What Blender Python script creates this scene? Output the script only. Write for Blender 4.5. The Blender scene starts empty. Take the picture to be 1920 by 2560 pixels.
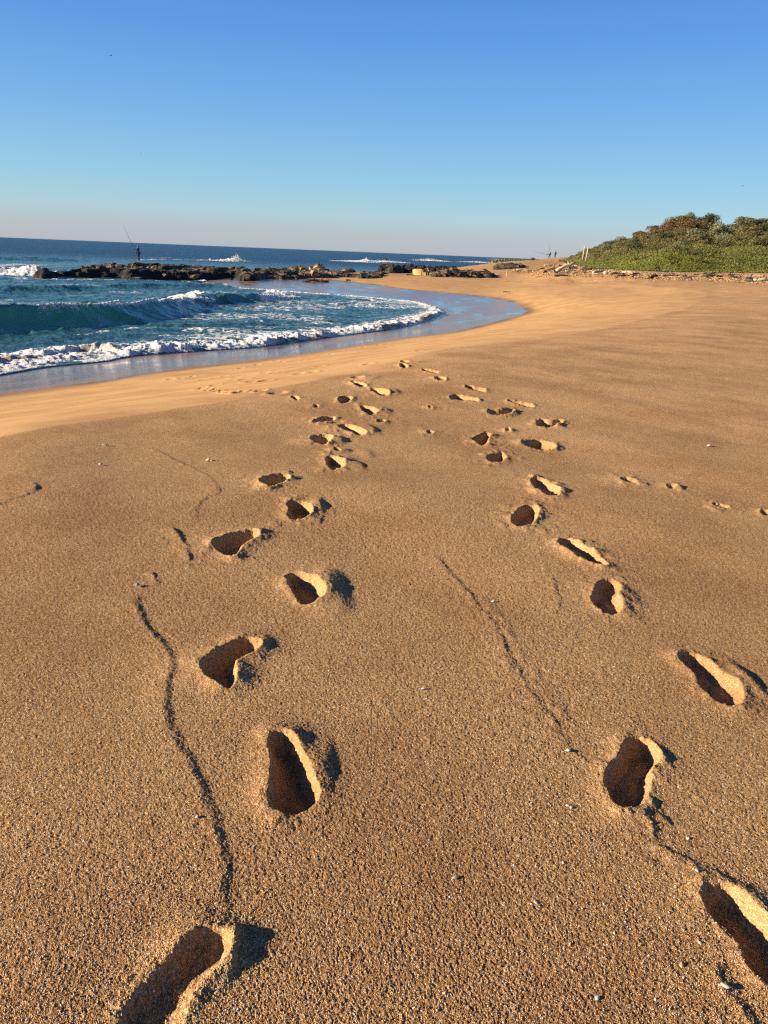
import bpy, bmesh, math, random
import numpy as np
from mathutils import Vector, Matrix

random.seed(7); RNG = np.random.default_rng(7)
SC = bpy.context.scene
COL = SC.collection
R = math.radians

# ------------------------------------------------------------------ camera (measured from the photograph)
FPX, CX, CY = 1924.0, 960.0, 1280.0
CAMZ = 1.5
PITCH, ROLL = R(18.6), R(2.33)
_f = np.array([0, math.cos(PITCH), -math.sin(PITCH)])
_u0 = np.array([0, math.sin(PITCH), math.cos(PITCH)]); _r0 = np.array([1.0, 0, 0])
_r = math.cos(ROLL) * _r0 + math.sin(ROLL) * _u0
_u = -math.sin(ROLL) * _r0 + math.cos(ROLL) * _u0
CAM = np.array([0, 0, CAMZ])
SEA = -2.1

def ray(u, v):
    return _f + _r * ((u - CX) / FPX) + _u * ((CY - v) / FPX)
def at_z(u, v, z):                      # point seen at (u,v) that lies at height z
    d = ray(u, v); return CAM + d * ((z - CAMZ) / d[2])
def at_r(u, v, r):                      # point seen at (u,v) at ground distance r
    d = ray(u, v); return CAM + d * (r / math.hypot(d[0], d[1]))
def proj(P):
    P = np.asarray(P, float) - CAM
    w = P @ _f
    return CX + FPX * (P @ _r) / w, CY - FPX * (P @ _u) / w

cam = bpy.data.cameras.new('camera'); co = bpy.data.objects.new('camera', cam); COL.objects.link(co)
cam.sensor_fit = 'VERTICAL'; cam.sensor_height = 24.0
cam.lens = 24.0 * FPX / 2560.0
cam.clip_start = 0.02; cam.clip_end = 80000
M = Matrix(((_r[0], _u[0], -_f[0], 0), (_r[1], _u[1], -_f[1], 0), (_r[2], _u[2], -_f[2], CAMZ), (0, 0, 0, 1)))
co.matrix_world = M
SC.camera = co

# ------------------------------------------------------------------ numpy noise
def _hash(ix, iy, iz, seed):
    h = (ix.astype(np.uint32) * np.uint32(374761393) + iy.astype(np.uint32) * np.uint32(668265263)
         + iz.astype(np.uint32) * np.uint32(2147483647 - 97) + np.uint32((seed * 1274126177) & 0xffffffff))
    h = (h ^ (h >> np.uint32(13))) * np.uint32(1274126177)
    h = h ^ (h >> np.uint32(16))
    return (h & np.uint32(0xffffff)).astype(np.float32) / np.float32(0xffffff)
def vnoise(x, y, seed=0):
    x = np.asarray(x, np.float64); y = np.asarray(y, np.float64)
    fx = np.floor(x); fy = np.floor(y)
    ix = fx.astype(np.int64); iy = fy.astype(np.int64); z = np.zeros_like(ix)
    tx = (x - fx).astype(np.float32); ty = (y - fy).astype(np.float32)
    tx = tx * tx * tx * (tx * (tx * 6 - 15) + 10); ty = ty * ty * ty * (ty * (ty * 6 - 15) + 10)
    a = _hash(ix, iy, z, seed); b = _hash(ix + 1, iy, z, seed)
    c = _hash(ix, iy + 1, z, seed); d = _hash(ix + 1, iy + 1, z, seed)
    return (a + (b - a) * tx) * (1 - ty) + (c + (d - c) * tx) * ty * 1.0 - 0.5
def fbm(x, y, oct=4, seed=0, gain=0.5):
    s = 0; a = 1.0; k = 1.0; ca, sa = math.cos(0.6), math.sin(0.6)
    for i in range(oct):
        s = s + a * vnoise(x * k, y * k, seed + 17 * i)
        x, y = ca * x - sa * y + 3.1, sa * x + ca * y + 7.7
        a *= gain; k *= 2.03
    return s
def sstep(a, b, x):
    t = np.clip((x - a) / (b - a), 0, 1); return t * t * (3 - 2 * t)

def poly_dist(X, Y, pts, closed=False):
    """distance to polyline, signed side (+ = left of travel), arc parameter 0..1"""
    P = np.asarray(pts, float)
    if closed: P = np.vstack([P, P[:1]])
    best = np.full(X.shape, 1e9); side = np.zeros(X.shape); par = np.zeros(X.shape)
    L = np.hypot(*(P[1:, :2] - P[:-1, :2]).T); cum = np.concatenate([[0], np.cumsum(L)])
    for i in range(len(P) - 1):
        ax, ay = P[i, :2]; bx, by = P[i + 1, :2]
        dx, dy = bx - ax, by - ay; l2 = dx * dx + dy * dy + 1e-12
        t = np.clip(((X - ax) * dx + (Y - ay) * dy) / l2, 0, 1)
        qx = X - ax - t * dx; qy = Y - ay - t * dy
        d = np.hypot(qx, qy); m = d < best
        best = np.where(m, d, best)
        side = np.where(m, dx * (Y - ay) - dy * (X - ax), side)
        par = np.where(m, (cum[i] + t * L[i]) / cum[-1], par)
    return best, np.sign(side), par
def inside(X, Y, pts):
    P = np.asarray(pts, float); c = np.zeros(X.shape, bool); n = len(P)
    for i in range(n):
        x1, y1 = P[i, :2]; x2, y2 = P[(i + 1) % n, :2]
        if y1 == y2: continue
        c ^= ((y1 > Y) != (y2 > Y)) & (X < (x2 - x1) * (Y - y1) / (y2 - y1) + x1)
    return c
def smooth_poly(pts, n=4, closed=False):
    P = np.asarray(pts, float)
    for _ in range(n):
        if closed:
            Q = np.roll(P, -1, 0); A = .75 * P + .25 * Q; B = .25 * P + .75 * Q
            P = np.empty((2 * len(A), P.shape[1])); P[0::2] = A; P[1::2] = B
        else:
            A = .75 * P[:-1] + .25 * P[1:]; B = .25 * P[:-1] + .75 * P[1:]
            Q = np.empty((2 * len(A) + 2, P.shape[1])); Q[0] = P[0]; Q[-1] = P[-1]; Q[1:-1:2] = A; Q[2:-1:2] = B
            P = Q
    return P

# ------------------------------------------------------------------ object helpers
def tag(o, label=None, cat=None, group=None, kind=None):
    if label: o['label'] = label
    if cat: o['category'] = cat
    if group: o['group'] = group
    if kind: o['kind'] = kind
    return o
def mesh_np(name, V, F, mat=None, smooth=True, attrs=None):
    V = np.ascontiguousarray(V, np.float32); F = np.ascontiguousarray(F, np.int32)
    me = bpy.data.meshes.new(name)
    me.vertices.add(len(V)); me.vertices.foreach_set('co', V.ravel())
    k = F.shape[1]
    me.loops.add(F.size); me.loops.foreach_set('vertex_index', F.ravel())
    me.polygons.add(len(F)); me.polygons.foreach_set('loop_start', np.arange(0, F.size, k, dtype=np.int32))
    me.polygons.foreach_set('loop_total', np.full(len(F), k, np.int32))
    me.polygons.foreach_set('use_smooth', np.full(len(F), smooth, bool))
    if attrs:
        for an, av in attrs.items():
            av = np.asarray(av, np.float32)
            if av.ndim == 1:
                a = me.attributes.new(an, 'FLOAT', 'POINT'); a.data.foreach_set('value', av)
            else:
                a = me.attributes.new(an, 'FLOAT_COLOR', 'POINT')
                a.data.foreach_set('color', np.column_stack([av, np.ones(len(av), np.float32)]).astype(np.float32).ravel())
    me.update(calc_edges=True)
    if mat: me.materials.append(mat)
    return me
def ob(name, me, parent=None, loc=None):
    o = bpy.data.objects.new(name, me); COL.objects.link(o)
    if parent: o.parent = parent
    if loc is not None: o.location = loc
    return o
def empty(name, loc, rz=0):
    o = bpy.data.objects.new(name, None); COL.objects.link(o); o.location = loc; o.rotation_euler = (0, 0, rz); return o
class MB:
    def __init__(s): s.V = []; s.F = []
    def add(s, V, F):
        n = len(s.V); s.V += [tuple(v) for v in V]; s.F += [tuple(i + n for i in f) for f in F]; return s
    def tube(s, pts, rad, seg=6, squash=1.0, jit=0.0):
        pts = [Vector(p) for p in pts]; n = len(pts); V = []; F = []
        for i, p in enumerate(pts):
            t = (pts[min(i + 1, n - 1)] - pts[max(i - 1, 0)]).normalized()
            a = t.cross(Vector((0, 0, 1)))
            if a.length < 1e-3: a = t.cross(Vector((1, 0, 0)))
            a.normalize(); b = t.cross(a)
            for k in range(seg):
                an = 2 * math.pi * k / seg; rr = rad[i] * (1 + random.uniform(-jit, jit))
                V.append(p + a * math.cos(an) * rr + b * math.sin(an) * rr * squash)
        for i in range(n - 1):
            for k in range(seg):
                F.append((i * seg + k, i * seg + (k + 1) % seg, (i + 1) * seg + (k + 1) % seg, (i + 1) * seg + k))
        F.append(tuple(range(seg))[::-1]); F.append(tuple((n - 1) * seg + k for k in range(seg)))
        return s.add(V, F)
    def mesh(s, name, mat, smooth=True):
        me = bpy.data.meshes.new(name); me.from_pydata(s.V, [], s.F); me.materials.append(mat)
        for p in me.polygons: p.use_smooth = smooth
        me.update(); return me
    def build(s, name, mat, parent=None, smooth=True, loc=None):
        return ob(name, s.mesh(name, mat, smooth), parent, loc)

# ------------------------------------------------------------------ material helpers
def lin(r, g, b):
    f = lambda c: (c / 12.92 if c <= .04045 else ((c + .055) / 1.055) ** 2.4)
    return (f(r / 255), f(g / 255), f(b / 255))
class NT:
    def __init__(s, name):
        s.m = bpy.data.materials.new(name); s.m.use_nodes = True; s.t = s.m.node_tree; s.t.nodes.clear()
        s.out = s.t.nodes.new('ShaderNodeOutputMaterial')
    def n(s, typ, **kw):
        x = s.t.nodes.new(typ)
        for k, v in kw.items():
            if k.startswith('i_'):
                key = k[2:]; key = int(key) if key.isdigit() else key.replace('_', ' ')
                s.set(x.inputs[key], v)
            else: setattr(x, k, v)
        return x
    def set(s, sock, v):
        if isinstance(v, bpy.types.NodeSocket): s.t.links.new(v, sock)
        elif isinstance(v, (tuple, list)) and len(v) == 3 and sock.type == 'RGBA': sock.default_value = (*v, 1)
        else: sock.default_value = v
    def math(s, op, a, b=0.0, c=0.0, clamp=False):
        x = s.n('ShaderNodeMath', operation=op, use_clamp=clamp); s.set(x.inputs[0], a); s.set(x.inputs[1], b); s.set(x.inputs[2], c); return x.outputs[0]
    def mix(s, fac, a, b, blend='MIX'):
        x = s.n('ShaderNodeMix', data_type='RGBA', blend_type=blend); s.set(x.inputs[0], fac); s.set(x.inputs[6], a); s.set(x.inputs[7], b); return x.outputs[2]
    def mixf(s, fac, a, b):
        x = s.n('ShaderNodeMix', data_type='FLOAT'); s.set(x.inputs[0], fac); s.set(x.inputs[2], a); s.set(x.inputs[3], b); return x.outputs[0]
    def attr(s, name): return s.n('ShaderNodeAttribute', attribute_name=name)
    def noise(s, vec, scale, detail=3, rough=.5, **kw):
        x = s.n('ShaderNodeTexNoise', **kw); s.set(x.inputs['Vector'], vec); x.inputs['Scale'].default_value = scale
        x.inputs['Detail'].default_value = detail; x.inputs['Roughness'].default_value = rough; return x
    def ramp(s, fac, stops, interp='LINEAR'):
        x = s.n('ShaderNodeValToRGB'); s.set(x.inputs[0], fac); e = x.color_ramp.elements; x.color_ramp.interpolation = interp
        while len(e) < len(stops): e.new(.5)
        for q, (p, c) in zip(e, stops):
            q.position = p; q.color = (*c, 1) if len(c) == 3 else c
        return x.outputs[0]
    def sm(s, x, a, b):
        m = s.n('ShaderNodeMapRange', interpolation_type='SMOOTHSTEP'); s.set(m.inputs[0], x); m.inputs[1].default_value = a; m.inputs[2].default_value = b; return m.outputs[0]
    def pos(s): return s.n('ShaderNodeNewGeometry').outputs['Position']
    def scale(s, v, sc):
        x = s.n('ShaderNodeVectorMath', operation='MULTIPLY'); s.set(x.inputs[0], v); x.inputs[1].default_value = sc; return x.outputs[0]
    def bump(s, h, strength, dist, nrm=None):
        b = s.n('ShaderNodeBump'); s.set(b.inputs['Height'], h); b.inputs['Strength'].default_value = strength; b.inputs['Distance'].default_value = dist
        if nrm is not None: s.set(b.inputs['Normal'], nrm)
        return b.outputs[0]
    def bsdf(s, col, rough=.8, nrm=None, **kw):
        p = s.n('ShaderNodeBsdfPrincipled'); s.set(p.inputs['Base Color'], col); s.set(p.inputs['Roughness'], rough)
        for k, v in kw.items(): s.set(p.inputs[k.replace('_', ' ')], v)
        if nrm is not None: s.set(p.inputs['Normal'], nrm)
        s.t.links.new(p.outputs[0], s.out.inputs[0]); return p

# ------------------------------------------------------------------ light and sky
EXPO = 1.2
SUN_EL, SUN_ROT = R(16.5), R(-104)            # low sun over the sea, on the left
sd = Vector((math.sin(SUN_ROT) * math.cos(SUN_EL), math.cos(SUN_ROT) * math.cos(SUN_EL), math.sin(SUN_EL)))
sl = bpy.data.lights.new('sun', 'SUN'); sl.energy = 5.0; sl.angle = R(0.5); sl.color = (1.0, .84, .62)
so = bpy.data.objects.new('sun', sl); COL.objects.link(so); so.rotation_euler = sd.to_track_quat('Z', 'Y').to_euler(); so.location = (-30, 0, 30)

W = bpy.data.worlds.new('World'); SC.world = W; W.use_nodes = True
wt = W.node_tree; wt.nodes.clear()
wo = wt.nodes.new('ShaderNodeOutputWorld'); bg = wt.nodes.new('ShaderNodeBackground'); wt.links.new(bg.outputs[0], wo.inputs[0])
sky = wt.nodes.new('ShaderNodeTexSky'); sky.sky_type = 'NISHITA'; sky.sun_disc = False; sky.sun_elevation = SUN_EL; sky.sun_rotation = SUN_ROT % (2 * math.pi)
sky.air_density = 1.0; sky.dust_density = 0.4; sky.ozone_density = 3.0
SKYK = 0.1
geo = wt.nodes.new('ShaderNodeNewGeometry'); sp = wt.nodes.new('ShaderNodeSeparateXYZ')
neg = wt.nodes.new('ShaderNodeVectorMath'); neg.operation = 'SCALE'; neg.inputs['Scale'].default_value = -1
tc = wt.nodes.new('ShaderNodeTexCoord'); wt.links.new(tc.outputs['Generated'], sp.inputs[0])
rp = wt.nodes.new('ShaderNodeValToRGB'); wt.links.new(sp.outputs['Z'], rp.inputs[0])
G = 2 ** -EXPO / SKYK
stops = [(0.0, (176, 182, 194)), (.022, (174, 187, 200)), (.040, (166, 200, 216)), (.075, (144, 197, 226)), (.14, (116, 176, 230)), (.22, (88, 152, 226)), (.30, (68, 132, 217)), (.45, (38, 84, 158)), (.7, (15, 42, 90)), (1.0, (9, 26, 64))]
e = rp.color_ramp.elements
while len(e) < len(stops): e.new(.5)
for q, (p_, c) in zip(e, stops):
    q.position = p_; q.color = (*[k for k in lin(*c)], 1)
mul = wt.nodes.new('ShaderNodeVectorMath'); mul.operation = 'SCALE'; mul.inputs['Scale'].default_value = G; wt.links.new(rp.outputs[0], mul.inputs[0])
mx = wt.nodes.new('ShaderNodeMix'); mx.data_type = 'RGBA'; mx.inputs[0].default_value = .88
wt.links.new(sky.outputs[0], mx.inputs[6]); wt.links.new(mul.outputs[0], mx.inputs[7]); wt.links.new(mx.outputs[2], bg.inputs[0])
bg.inputs[1].default_value = SKYK
SC.view_settings.view_transform = 'Standard'; SC.view_settings.look = 'None'; SC.view_settings.exposure = EXPO; SC.view_settings.gamma = 1
SC.cycles.max_bounces = 6; SC.cycles.diffuse_bounces = 1; SC.cycles.use_denoising = False; SC.cycles.filter_width = 1.25

# ------------------------------------------------------------------ shore lines (photo points, heights in metres)
def zpts(L): return [at_z(u, v, z) for u, v, z in L]
wet_px = [(0, 987), (127, 971), (270, 951), (347, 935), (463, 920), (640, 901), (809, 878), (963, 853), (1040, 841), (1140, 829), (1215, 811), (1273, 795), (1325, 778),
          (1296, 764), (1250, 746), (1157, 735), (1041, 727), (1001, 722), (924, 711), (847, 702), (770, 696), (693, 692), (631, 687)]
ZWET = -1.72
front_px = [(0, 937), (50, 928), (112, 917), (200, 909), (278, 901), (293, 895), (347, 888), (424, 882), (540, 875), (577, 872), (654, 867), (731, 855), (809, 845), (886, 834), (963, 826), (1040, 811),
            (1098, 793), (1113, 781), (1102, 773), (1071, 761), (1040, 753), (982, 748), (924, 744), (886, 739), (828, 735), (739, 730), (685, 725), (616, 721), (540, 713), (470, 704)]
ZFR = SEA - 0.02
crest_px = [(0, 1095, -.05), (108, 1074, -.05), (217, 1059, -.06), (362, 1039, -.07), (506, 1012, -.08), (600, 998, -.09), (690, 972, -.1), (805, 949, -.1), (921, 926, -.11), (1037, 891, -.13), (1152, 868, -.15),
            (1268, 856, -.16), (1360, 845, -.16), (1447, 833, -.17), (1620, 798, -.2), (1736, 764, -.25), (1770, 738, -.3)]
WETL = np.array([(-17, -6, 0), (-13.2, 5, 0)] + [tuple(at_z(u, v, ZWET)) for u, v in wet_px])
FRONT = np.array([(-22, -6, 0), (-17.4, 5, 0)] + [tuple(at_z(u, v, ZFR)) for u, v in front_px])
CREST = np.array([(-9, -6, 0), (-6.6, 0, 0)] + [tuple(at_z(u, v, z)) for u, v, z in crest_px])

# ------------------------------------------------------------------ beach height field: thin plate spline through measured points
ctl = []
def cz(u, v, z): ctl.append(tuple(at_z(u, v, z)))
def cr(u, v, r): ctl.append(tuple(at_r(u, v, r)))
for u in (0, 500, 960, 1400, 1920):
    for v in (2560, 2000, 1600): cz(u, v, 0)
for u, v in [(0, 1350), (480, 1300), (960, 1300), (1440, 1250), (1920, 1300), (300, 1150), (700, 1080), (960, 1050), (1300, 1000), (1600, 1000), (1920, 1050), (1600, 900), (1920, 900), (1920, 820), (1780, 800)]: cz(u, v, 0.0)
for u, v, z in crest_px: cz(u, v, z)
for u, v in wet_px: cz(u, v, ZWET)
for u, v in front_px[::2]: cz(u, v, ZFR - .04)
for u, v, z in [(0, 860, -2.5), (300, 850, -2.5), (600, 825, -2.45), (850, 800, -2.35), (1000, 775, -2.22), (0, 760, -2.9), (400, 760, -2.8), (700, 760, -2.5), (0, 690, -3), (300, 710, -2.7), (900, 770, -2.4)]: cz(u, v, z)
for u, v, z in [(1600, 760, -.5), (1600, 730, -.6), (1600, 716, -.42), (1600, 700, -.1), (1700, 722, -.22), (1700, 742, -.35), (1450, 780, -.9), (1450, 750, -1.0), (1450, 720, -.8), (1450, 700, -.6), (1450, 685, -.3),
                (1325, 750, -1.4), (1325, 720, -1.2), (1325, 700, -1.0), (1325, 685, -.6), (1150, 710, -1.52), (1150, 695, -1.3), (1150, 683, -1.1), (900, 690, -1.47), (900, 680, -1.32), (1020, 690, -1.4), (700, 686, -1.6),
                (1360, 800, -.95), (1240, 830, -.8), (1920, 760, 0), (1920, 720, .2), (1920, 700, .4), (1800, 700, .2)]: cz(u, v, z)
for u, v, r in [(1444, 661, 118), (1541, 675, 106), (1619, 679, 102), (1713, 682, 104), (1839, 684, 108), (1920, 684, 112), (1325, 666, 140), (1330, 651, 185), (1380, 647, 203), (1250, 656, 170), (1150, 668, 150), (1420, 644, 195)]: cr(u, v, r)
for x, y, z in [(-6.6, 0, -.05), (-9, -6, -.05), (-13.2, 5, ZWET), (-17, -6, ZWET), (-17.4, 5, -2.16), (-22, -6, -2.16), (-40, 10, -3), (-40, 40, -3.2), (-60, 90, -3.5), (-20, 130, -3.5), (10, 180, -3.5), (30, 240, -3.5), (-60, 200, -4), (0, 380, -4), (60, 380, -3.5), (110, 320, 1), (150, 200, 1.5), (80, 80, .6),
                (-1, .3, 0), (-2, .3, 0), (-3.5, 1, 0), (-1, 1, 0), (-2, 2, 0), (-1, -1, 0), (-3, -1, 0), (-2.5, -3, 0), (-4.5, 3, -.03), (1, .2, 0), (2, 1, 0), (4, 1, 0), (2.5, 3, 0), (1, -1.5, 0), (3, -1, 0), (0, 1, 0), (0, .8, 0), (8, 3, 0), (10, 12, 0), (60, 20, .4), (20, 0, 0), (30, 30, .1), (8, -3, 0), (0, -5, 0), (3, 3, 0), (100, 10, 1)]: ctl.append((x, y, z))
ctl = np.array(ctl)
def _pl(x, y):
    r = np.clip(np.hypot(x, y), .8, 420); th = np.clip(np.arctan2(x, y), -1.9, 1.9); return th * 3.0, np.log(r)
def _phi(d2): return .5 * d2 * np.log(d2 + 1e-12)
_cx, _cy = _pl(ctl[:, 0], ctl[:, 1]); _n = len(ctl)
_K = _phi((_cx[:, None] - _cx) ** 2 + (_cy[:, None] - _cy) ** 2) + np.eye(_n) * 4e-4
_P = np.column_stack([np.ones(_n), _cx, _cy])
_A = np.block([[_K, _P], [_P.T, np.zeros((3, 3))]])
_w = np.linalg.solve(_A, np.concatenate([ctl[:, 2], np.zeros(3)]))
def terrain(x, y):
    x = np.asarray(x, float); y = np.asarray(y, float); sh = x.shape
    a, b = _pl(x.ravel(), y.ravel()); out = np.empty(a.size)
    for s in range(0, a.size, 60000):
        A_, B_ = a[s:s + 60000], b[s:s + 60000]
        k = _phi((A_[:, None] - _cx) ** 2 + (B_[:, None] - _cy) ** 2)
        out[s:s + 60000] = k @ _w[:_n] + _w[_n] + _w[_n + 1] * A_ + _w[_n + 2] * B_
    return out.reshape(sh)
def terr1(x, y): return float(terrain(np.array([x]), np.array([y]))[0])
_RM = np.exp(np.linspace(math.log(.9), math.log(380), 420))
SURF = terrain
def on_sand(u, v, z0=0.0):
    """first point of the sand that the photo shows at (u, v)"""
    d = ray(u, v); h = math.hypot(d[0], d[1]); ux, uy, sl_ = d[0] / h, d[1] / h, d[2] / h
    g = CAMZ + sl_ * _RM - SURF(ux * _RM, uy * _RM); k = np.nonzero(g < 0)[0]
    if len(k) == 0: r = 150.0
    else:
        k = max(k[0], 1); r = _RM[k - 1] + (_RM[k] - _RM[k - 1]) * g[k - 1] / (g[k - 1] - g[k])
    return np.array([ux * r, uy * r, float(SURF(np.array([ux * r]), np.array([uy * r]))[0])])

# ------------------------------------------------------------------ footprints and swash lines (photo outlines)
def zo(L, ox, oy, s): return [(ox + x / s, oy + y / s) for x, y in L]
A2 = (300, 1300, 2.5136); A3 = (1200, 1300, 2.304); A4 = (250, 1950, 2.37); A5 = (1220, 1900, 2.37); B1 = (500, 880, 1.728)
prints = [  # outline, depth, wall width
 (zo([(572, 150), (650, 113), (740, 84), (832, 74), (880, 90), (872, 118), (815, 146), (768, 170), (750, 205), (712, 252), (655, 222), (598, 190)], *A2), .045, .03),
 (zo([(1035, 352), (1110, 335), (1190, 350), (1260, 410), (1305, 470), (1270, 505), (1190, 542), (1130, 542), (1095, 480), (1062, 410)], *A2), .05, .03),
 (zo([(498, 925), (552, 855), (640, 797), (740, 758), (818, 746), (880, 768), (885, 805), (845, 842), (785, 868), (732, 892), (722, 930), (740, 968), (718, 1035), (680, 1072), (612, 1035), (535, 990)], *A2), .055, .03),
 ([(670, 1848), (697, 1832), (735, 1843), (757, 1880), (768, 1915), (790, 1950), (803, 1985), (785, 2015), (748, 2034), (713, 2040), (682, 2026), (673, 1992), (682, 1945), (676, 1895)], .06, .034),
 (zo([(120, 1500), (150, 1350), (205, 1255), (300, 1165), (400, 1092), (460, 1020), (520, 950), (590, 908), (680, 905), (750, 930), (785, 985), (770, 1050), (705, 1115), (640, 1190), (560, 1280), (500, 1380), (470, 1500), (420, 1600), (250, 1640), (140, 1600)], *A4), .019, .034),
 (zo([(442, 128), (490, 112), (545, 122), (605, 155), (675, 205), (740, 262), (720, 280), (685, 272), (615, 244), (545, 214), (510, 182), (470, 155)], *A3), .032, .022),
 (zo([(672, 370), (710, 350), (765, 345), (808, 378), (803, 420), (785, 442), (818, 470), (823, 505), (795, 545), (748, 550), (695, 524), (652, 490), (635, 455), (655, 420), (670, 395)], *A3), .028, .022),
 (zo([(1142, 788), (1200, 772), (1265, 785), (1318, 825), (1368, 875), (1438, 915), (1500, 958), (1518, 1020), (1508, 1075), (1470, 1090), (1415, 1075), (1352, 1034), (1290, 984), (1258, 930), (1230, 884), (1185, 845), (1148, 812)], *A3), .026, .022),
 (zo([(715, 1470), (745, 1415), (795, 1375), (825, 1305), (865, 1262), (930, 1252), (1000, 1285), (1040, 1340), (1032, 1390), (985, 1425), (975, 1480), (982, 1540), (962, 1600), (925, 1650), (875, 1675), (815, 1670), (770, 1640), (735, 1580), (715, 1520)], *A3), .05, .03),
 (zo([(1258, 790), (1285, 745), (1350, 735), (1425, 752), (1505, 800), (1590, 890), (1675, 990), (1780, 1130), (1810, 1300), (1750, 1400), (1659, 1345), (1560, 1265), (1512, 1185), (1492, 1115), (1470, 1055), (1395, 985), (1295, 885)], *A5), .045, .034),
 (zo([(250, 560), (290, 543), (340, 531), (390, 537), (382, 556), (340, 572), (308, 596), (272, 584)], *B1), .05, .03),
 (zo([(372, 655), (410, 645), (462, 652), (490, 690), (475, 718), (420, 729), (374, 724), (386, 690)], *B1), .05, .03),
 (zo([(540, 457), (572, 452), (632, 486), (612, 506), (556, 512)], *B1), .05, .03),
 (zo([(465, 372), (520, 358), (565, 362), (578, 380), (542, 404), (495, 393)], *B1), .05, .03),
 (zo([(585, 325), (620, 312), (660, 322), (705, 342), (728, 352), (682, 362), (636, 338)], *B1), .05, .03),
 (zo([(484, 300), (530, 285), (590, 284), (575, 299), (498, 311)], *B1), .05, .03),
 (zo([(686, 236), (722, 238), (778, 262), (742, 275), (710, 264)], *B1), .055, .03),
 (zo([(590, 211), (618, 195), (660, 197), (654, 211), (620, 225)], *B1), .055, .03),
 (zo([(730, 163), (772, 164), (825, 185), (795, 195), (758, 182)], *B1), .06, .03),
 (zo([(640, 128), (690, 132), (725, 150), (690, 155)], *B1), .06, .03),
 (zo([(640, 112), (680, 107), (715, 112), (680, 118)], *B1), .05, .03),
 (zo([(862, 42), (880, 36), (910, 41), (882, 49)], *B1), .06, .03),
 (zo([(858, 60), (880, 54), (902, 64), (880, 68)], *B1), .06, .03),
 (zo([(950, 74), (975, 74), (1035, 84), (1028, 92), (980, 84)], *B1), .04, .03),
 (zo([(1012, 112), (1035, 106), (1068, 118), (1052, 126), (1022, 122)], *B1), .06, .03),
 (zo([(1138, 150), (1160, 146), (1238, 163), (1228, 171), (1170, 160)], *B1), .04, .03),
 (zo([(1075, 195), (1100, 183), (1135, 188), (1210, 208), (1195, 216), (1140, 205), (1090, 205)], *B1), .05, .03),
 (zo([(1320, 212), (1350, 211), (1445, 230), (1440, 240), (1390, 232)], *B1), .03, .03),
 (zo([(1235, 252), (1280, 255), (1330, 248), (1365, 255), (1330, 270), (1290, 276), (1250, 266)], *B1), .055, .03),
 (zo([(1445, 312), (1470, 286), (1510, 300), (1560, 292), (1575, 303), (1530, 325), (1480, 328)], *B1), .055, .03),
 (zo([(1170, 378), (1200, 365), (1230, 352), (1262, 360), (1240, 378), (1250, 400), (1215, 408)], *B1), .05, .03),
 (zo([(1370, 395), (1420, 388), (1465, 378), (1520, 396), (1545, 420), (1500, 430), (1450, 420)], *B1), .045, .03),
 (zo([(1236, 455), (1275, 442), (1310, 436), (1325, 460), (1290, 484), (1250, 478)], *B1), .045, .03),
 (zo([(1425, 552), (1460, 543), (1510, 568), (1562, 606), (1545, 630), (1485, 618), (1445, 592)], *B1), .035, .025),
 (zo([(1345, 716), (1375, 680), (1418, 662), (1468, 674), (1462, 708), (1432, 742), (1388, 762), (1350, 742)], *B1), .04, .028),
 ([(1540, 1196), (1562, 1193), (1605, 1206), (1590, 1212), (1555, 1206)], .016, .025), ([(1655, 1214), (1675, 1209), (1700, 1218), (1680, 1224)], .016, .025),
 ([(1770, 1256), (1795, 1258), (1842, 1270), (1820, 1274), (1785, 1268)], .016, .025), ([(1893, 1276), (1925, 1278), (1935, 1290), (1905, 1290)], .016, .025),
 (zo([(575, 422), (600, 425), (612, 432), (580, 430)], *B1), .02, .02), (zo([(490, 232), (505, 228), (516, 236), (498, 243)], *B1), .035, .025), (zo([(390, 196), (410, 192), (432, 203), (412, 207)], *B1), .035, .025),
 (zo([(975, 345), (995, 341), (1012, 350), (990, 355)], *B1), .03, .02), (zo([(985, 240), (1000, 238), (1006, 244), (990, 246)], *B1), .03, .02),
 (zo([(1318, 335), (1332, 333), (1344, 341), (1325, 344)], *B1), .03, .02), (zo([(760, 298), (790, 290), (806, 303), (780, 310)], *B1), .03, .02),
]
mounds = []   # (u, v, half length along u px, half along v px, height)
def md(L, o): 
    for x, y, a, b, h in L: mounds.append((o[0] + x / o[2], o[1] + y / o[2], a / o[2], b / o[2], h))
md([(1350, 440, 100, 130, .028), (1300, 400, 80, 90, .012), (400, 960, 120, 130, .010), (520, 160, 90, 70, .012), (900, 780, 50, 40, .012), (1290, 1560, 60, 160, .014)], A2)
md([(1500, 900, 60, 70, .012), (1560, 930, 35, 60, .016), (690, 170, 50, 40, .010), (1035, 1350, 30, 50, .015), (850, 420, 40, 60, .006)], A3)
md([(785, 1040, 45, 140, .016), (800, 950, 50, 60, .012)], A4)
md([(515, 665, 30, 32, .034), (650, 480, 50, 26, .028), (695, 490, 20, 14, .016), (725, 440, 30, 16, .014), (735, 335, 35, 18, .035), (830, 175, 40, 12, .035), (790, 258, 40, 14, .03), (600, 380, 30, 14, .03), (450, 385, 40, 14, .02), (560, 330, 50, 12, .02),
    (1530, 310, 26, 12, .03), (1510, 410, 24, 14, .03), (1240, 400, 30, 12, .02), (1330, 255, 26, 8, .03), (1400, 390, 40, 12, .02), (900, 50, 30, 8, .03), (1550, 585, 22, 20, .012), (410, 640, 40, 14, .015), (740, 115, 40, 8, .03)], B1)
mounds += [(1690, 1217, 16, 8, .014), (1560, 1204, 30, 8, .012)]
A7 = (0, 900, 2.765)
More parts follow.
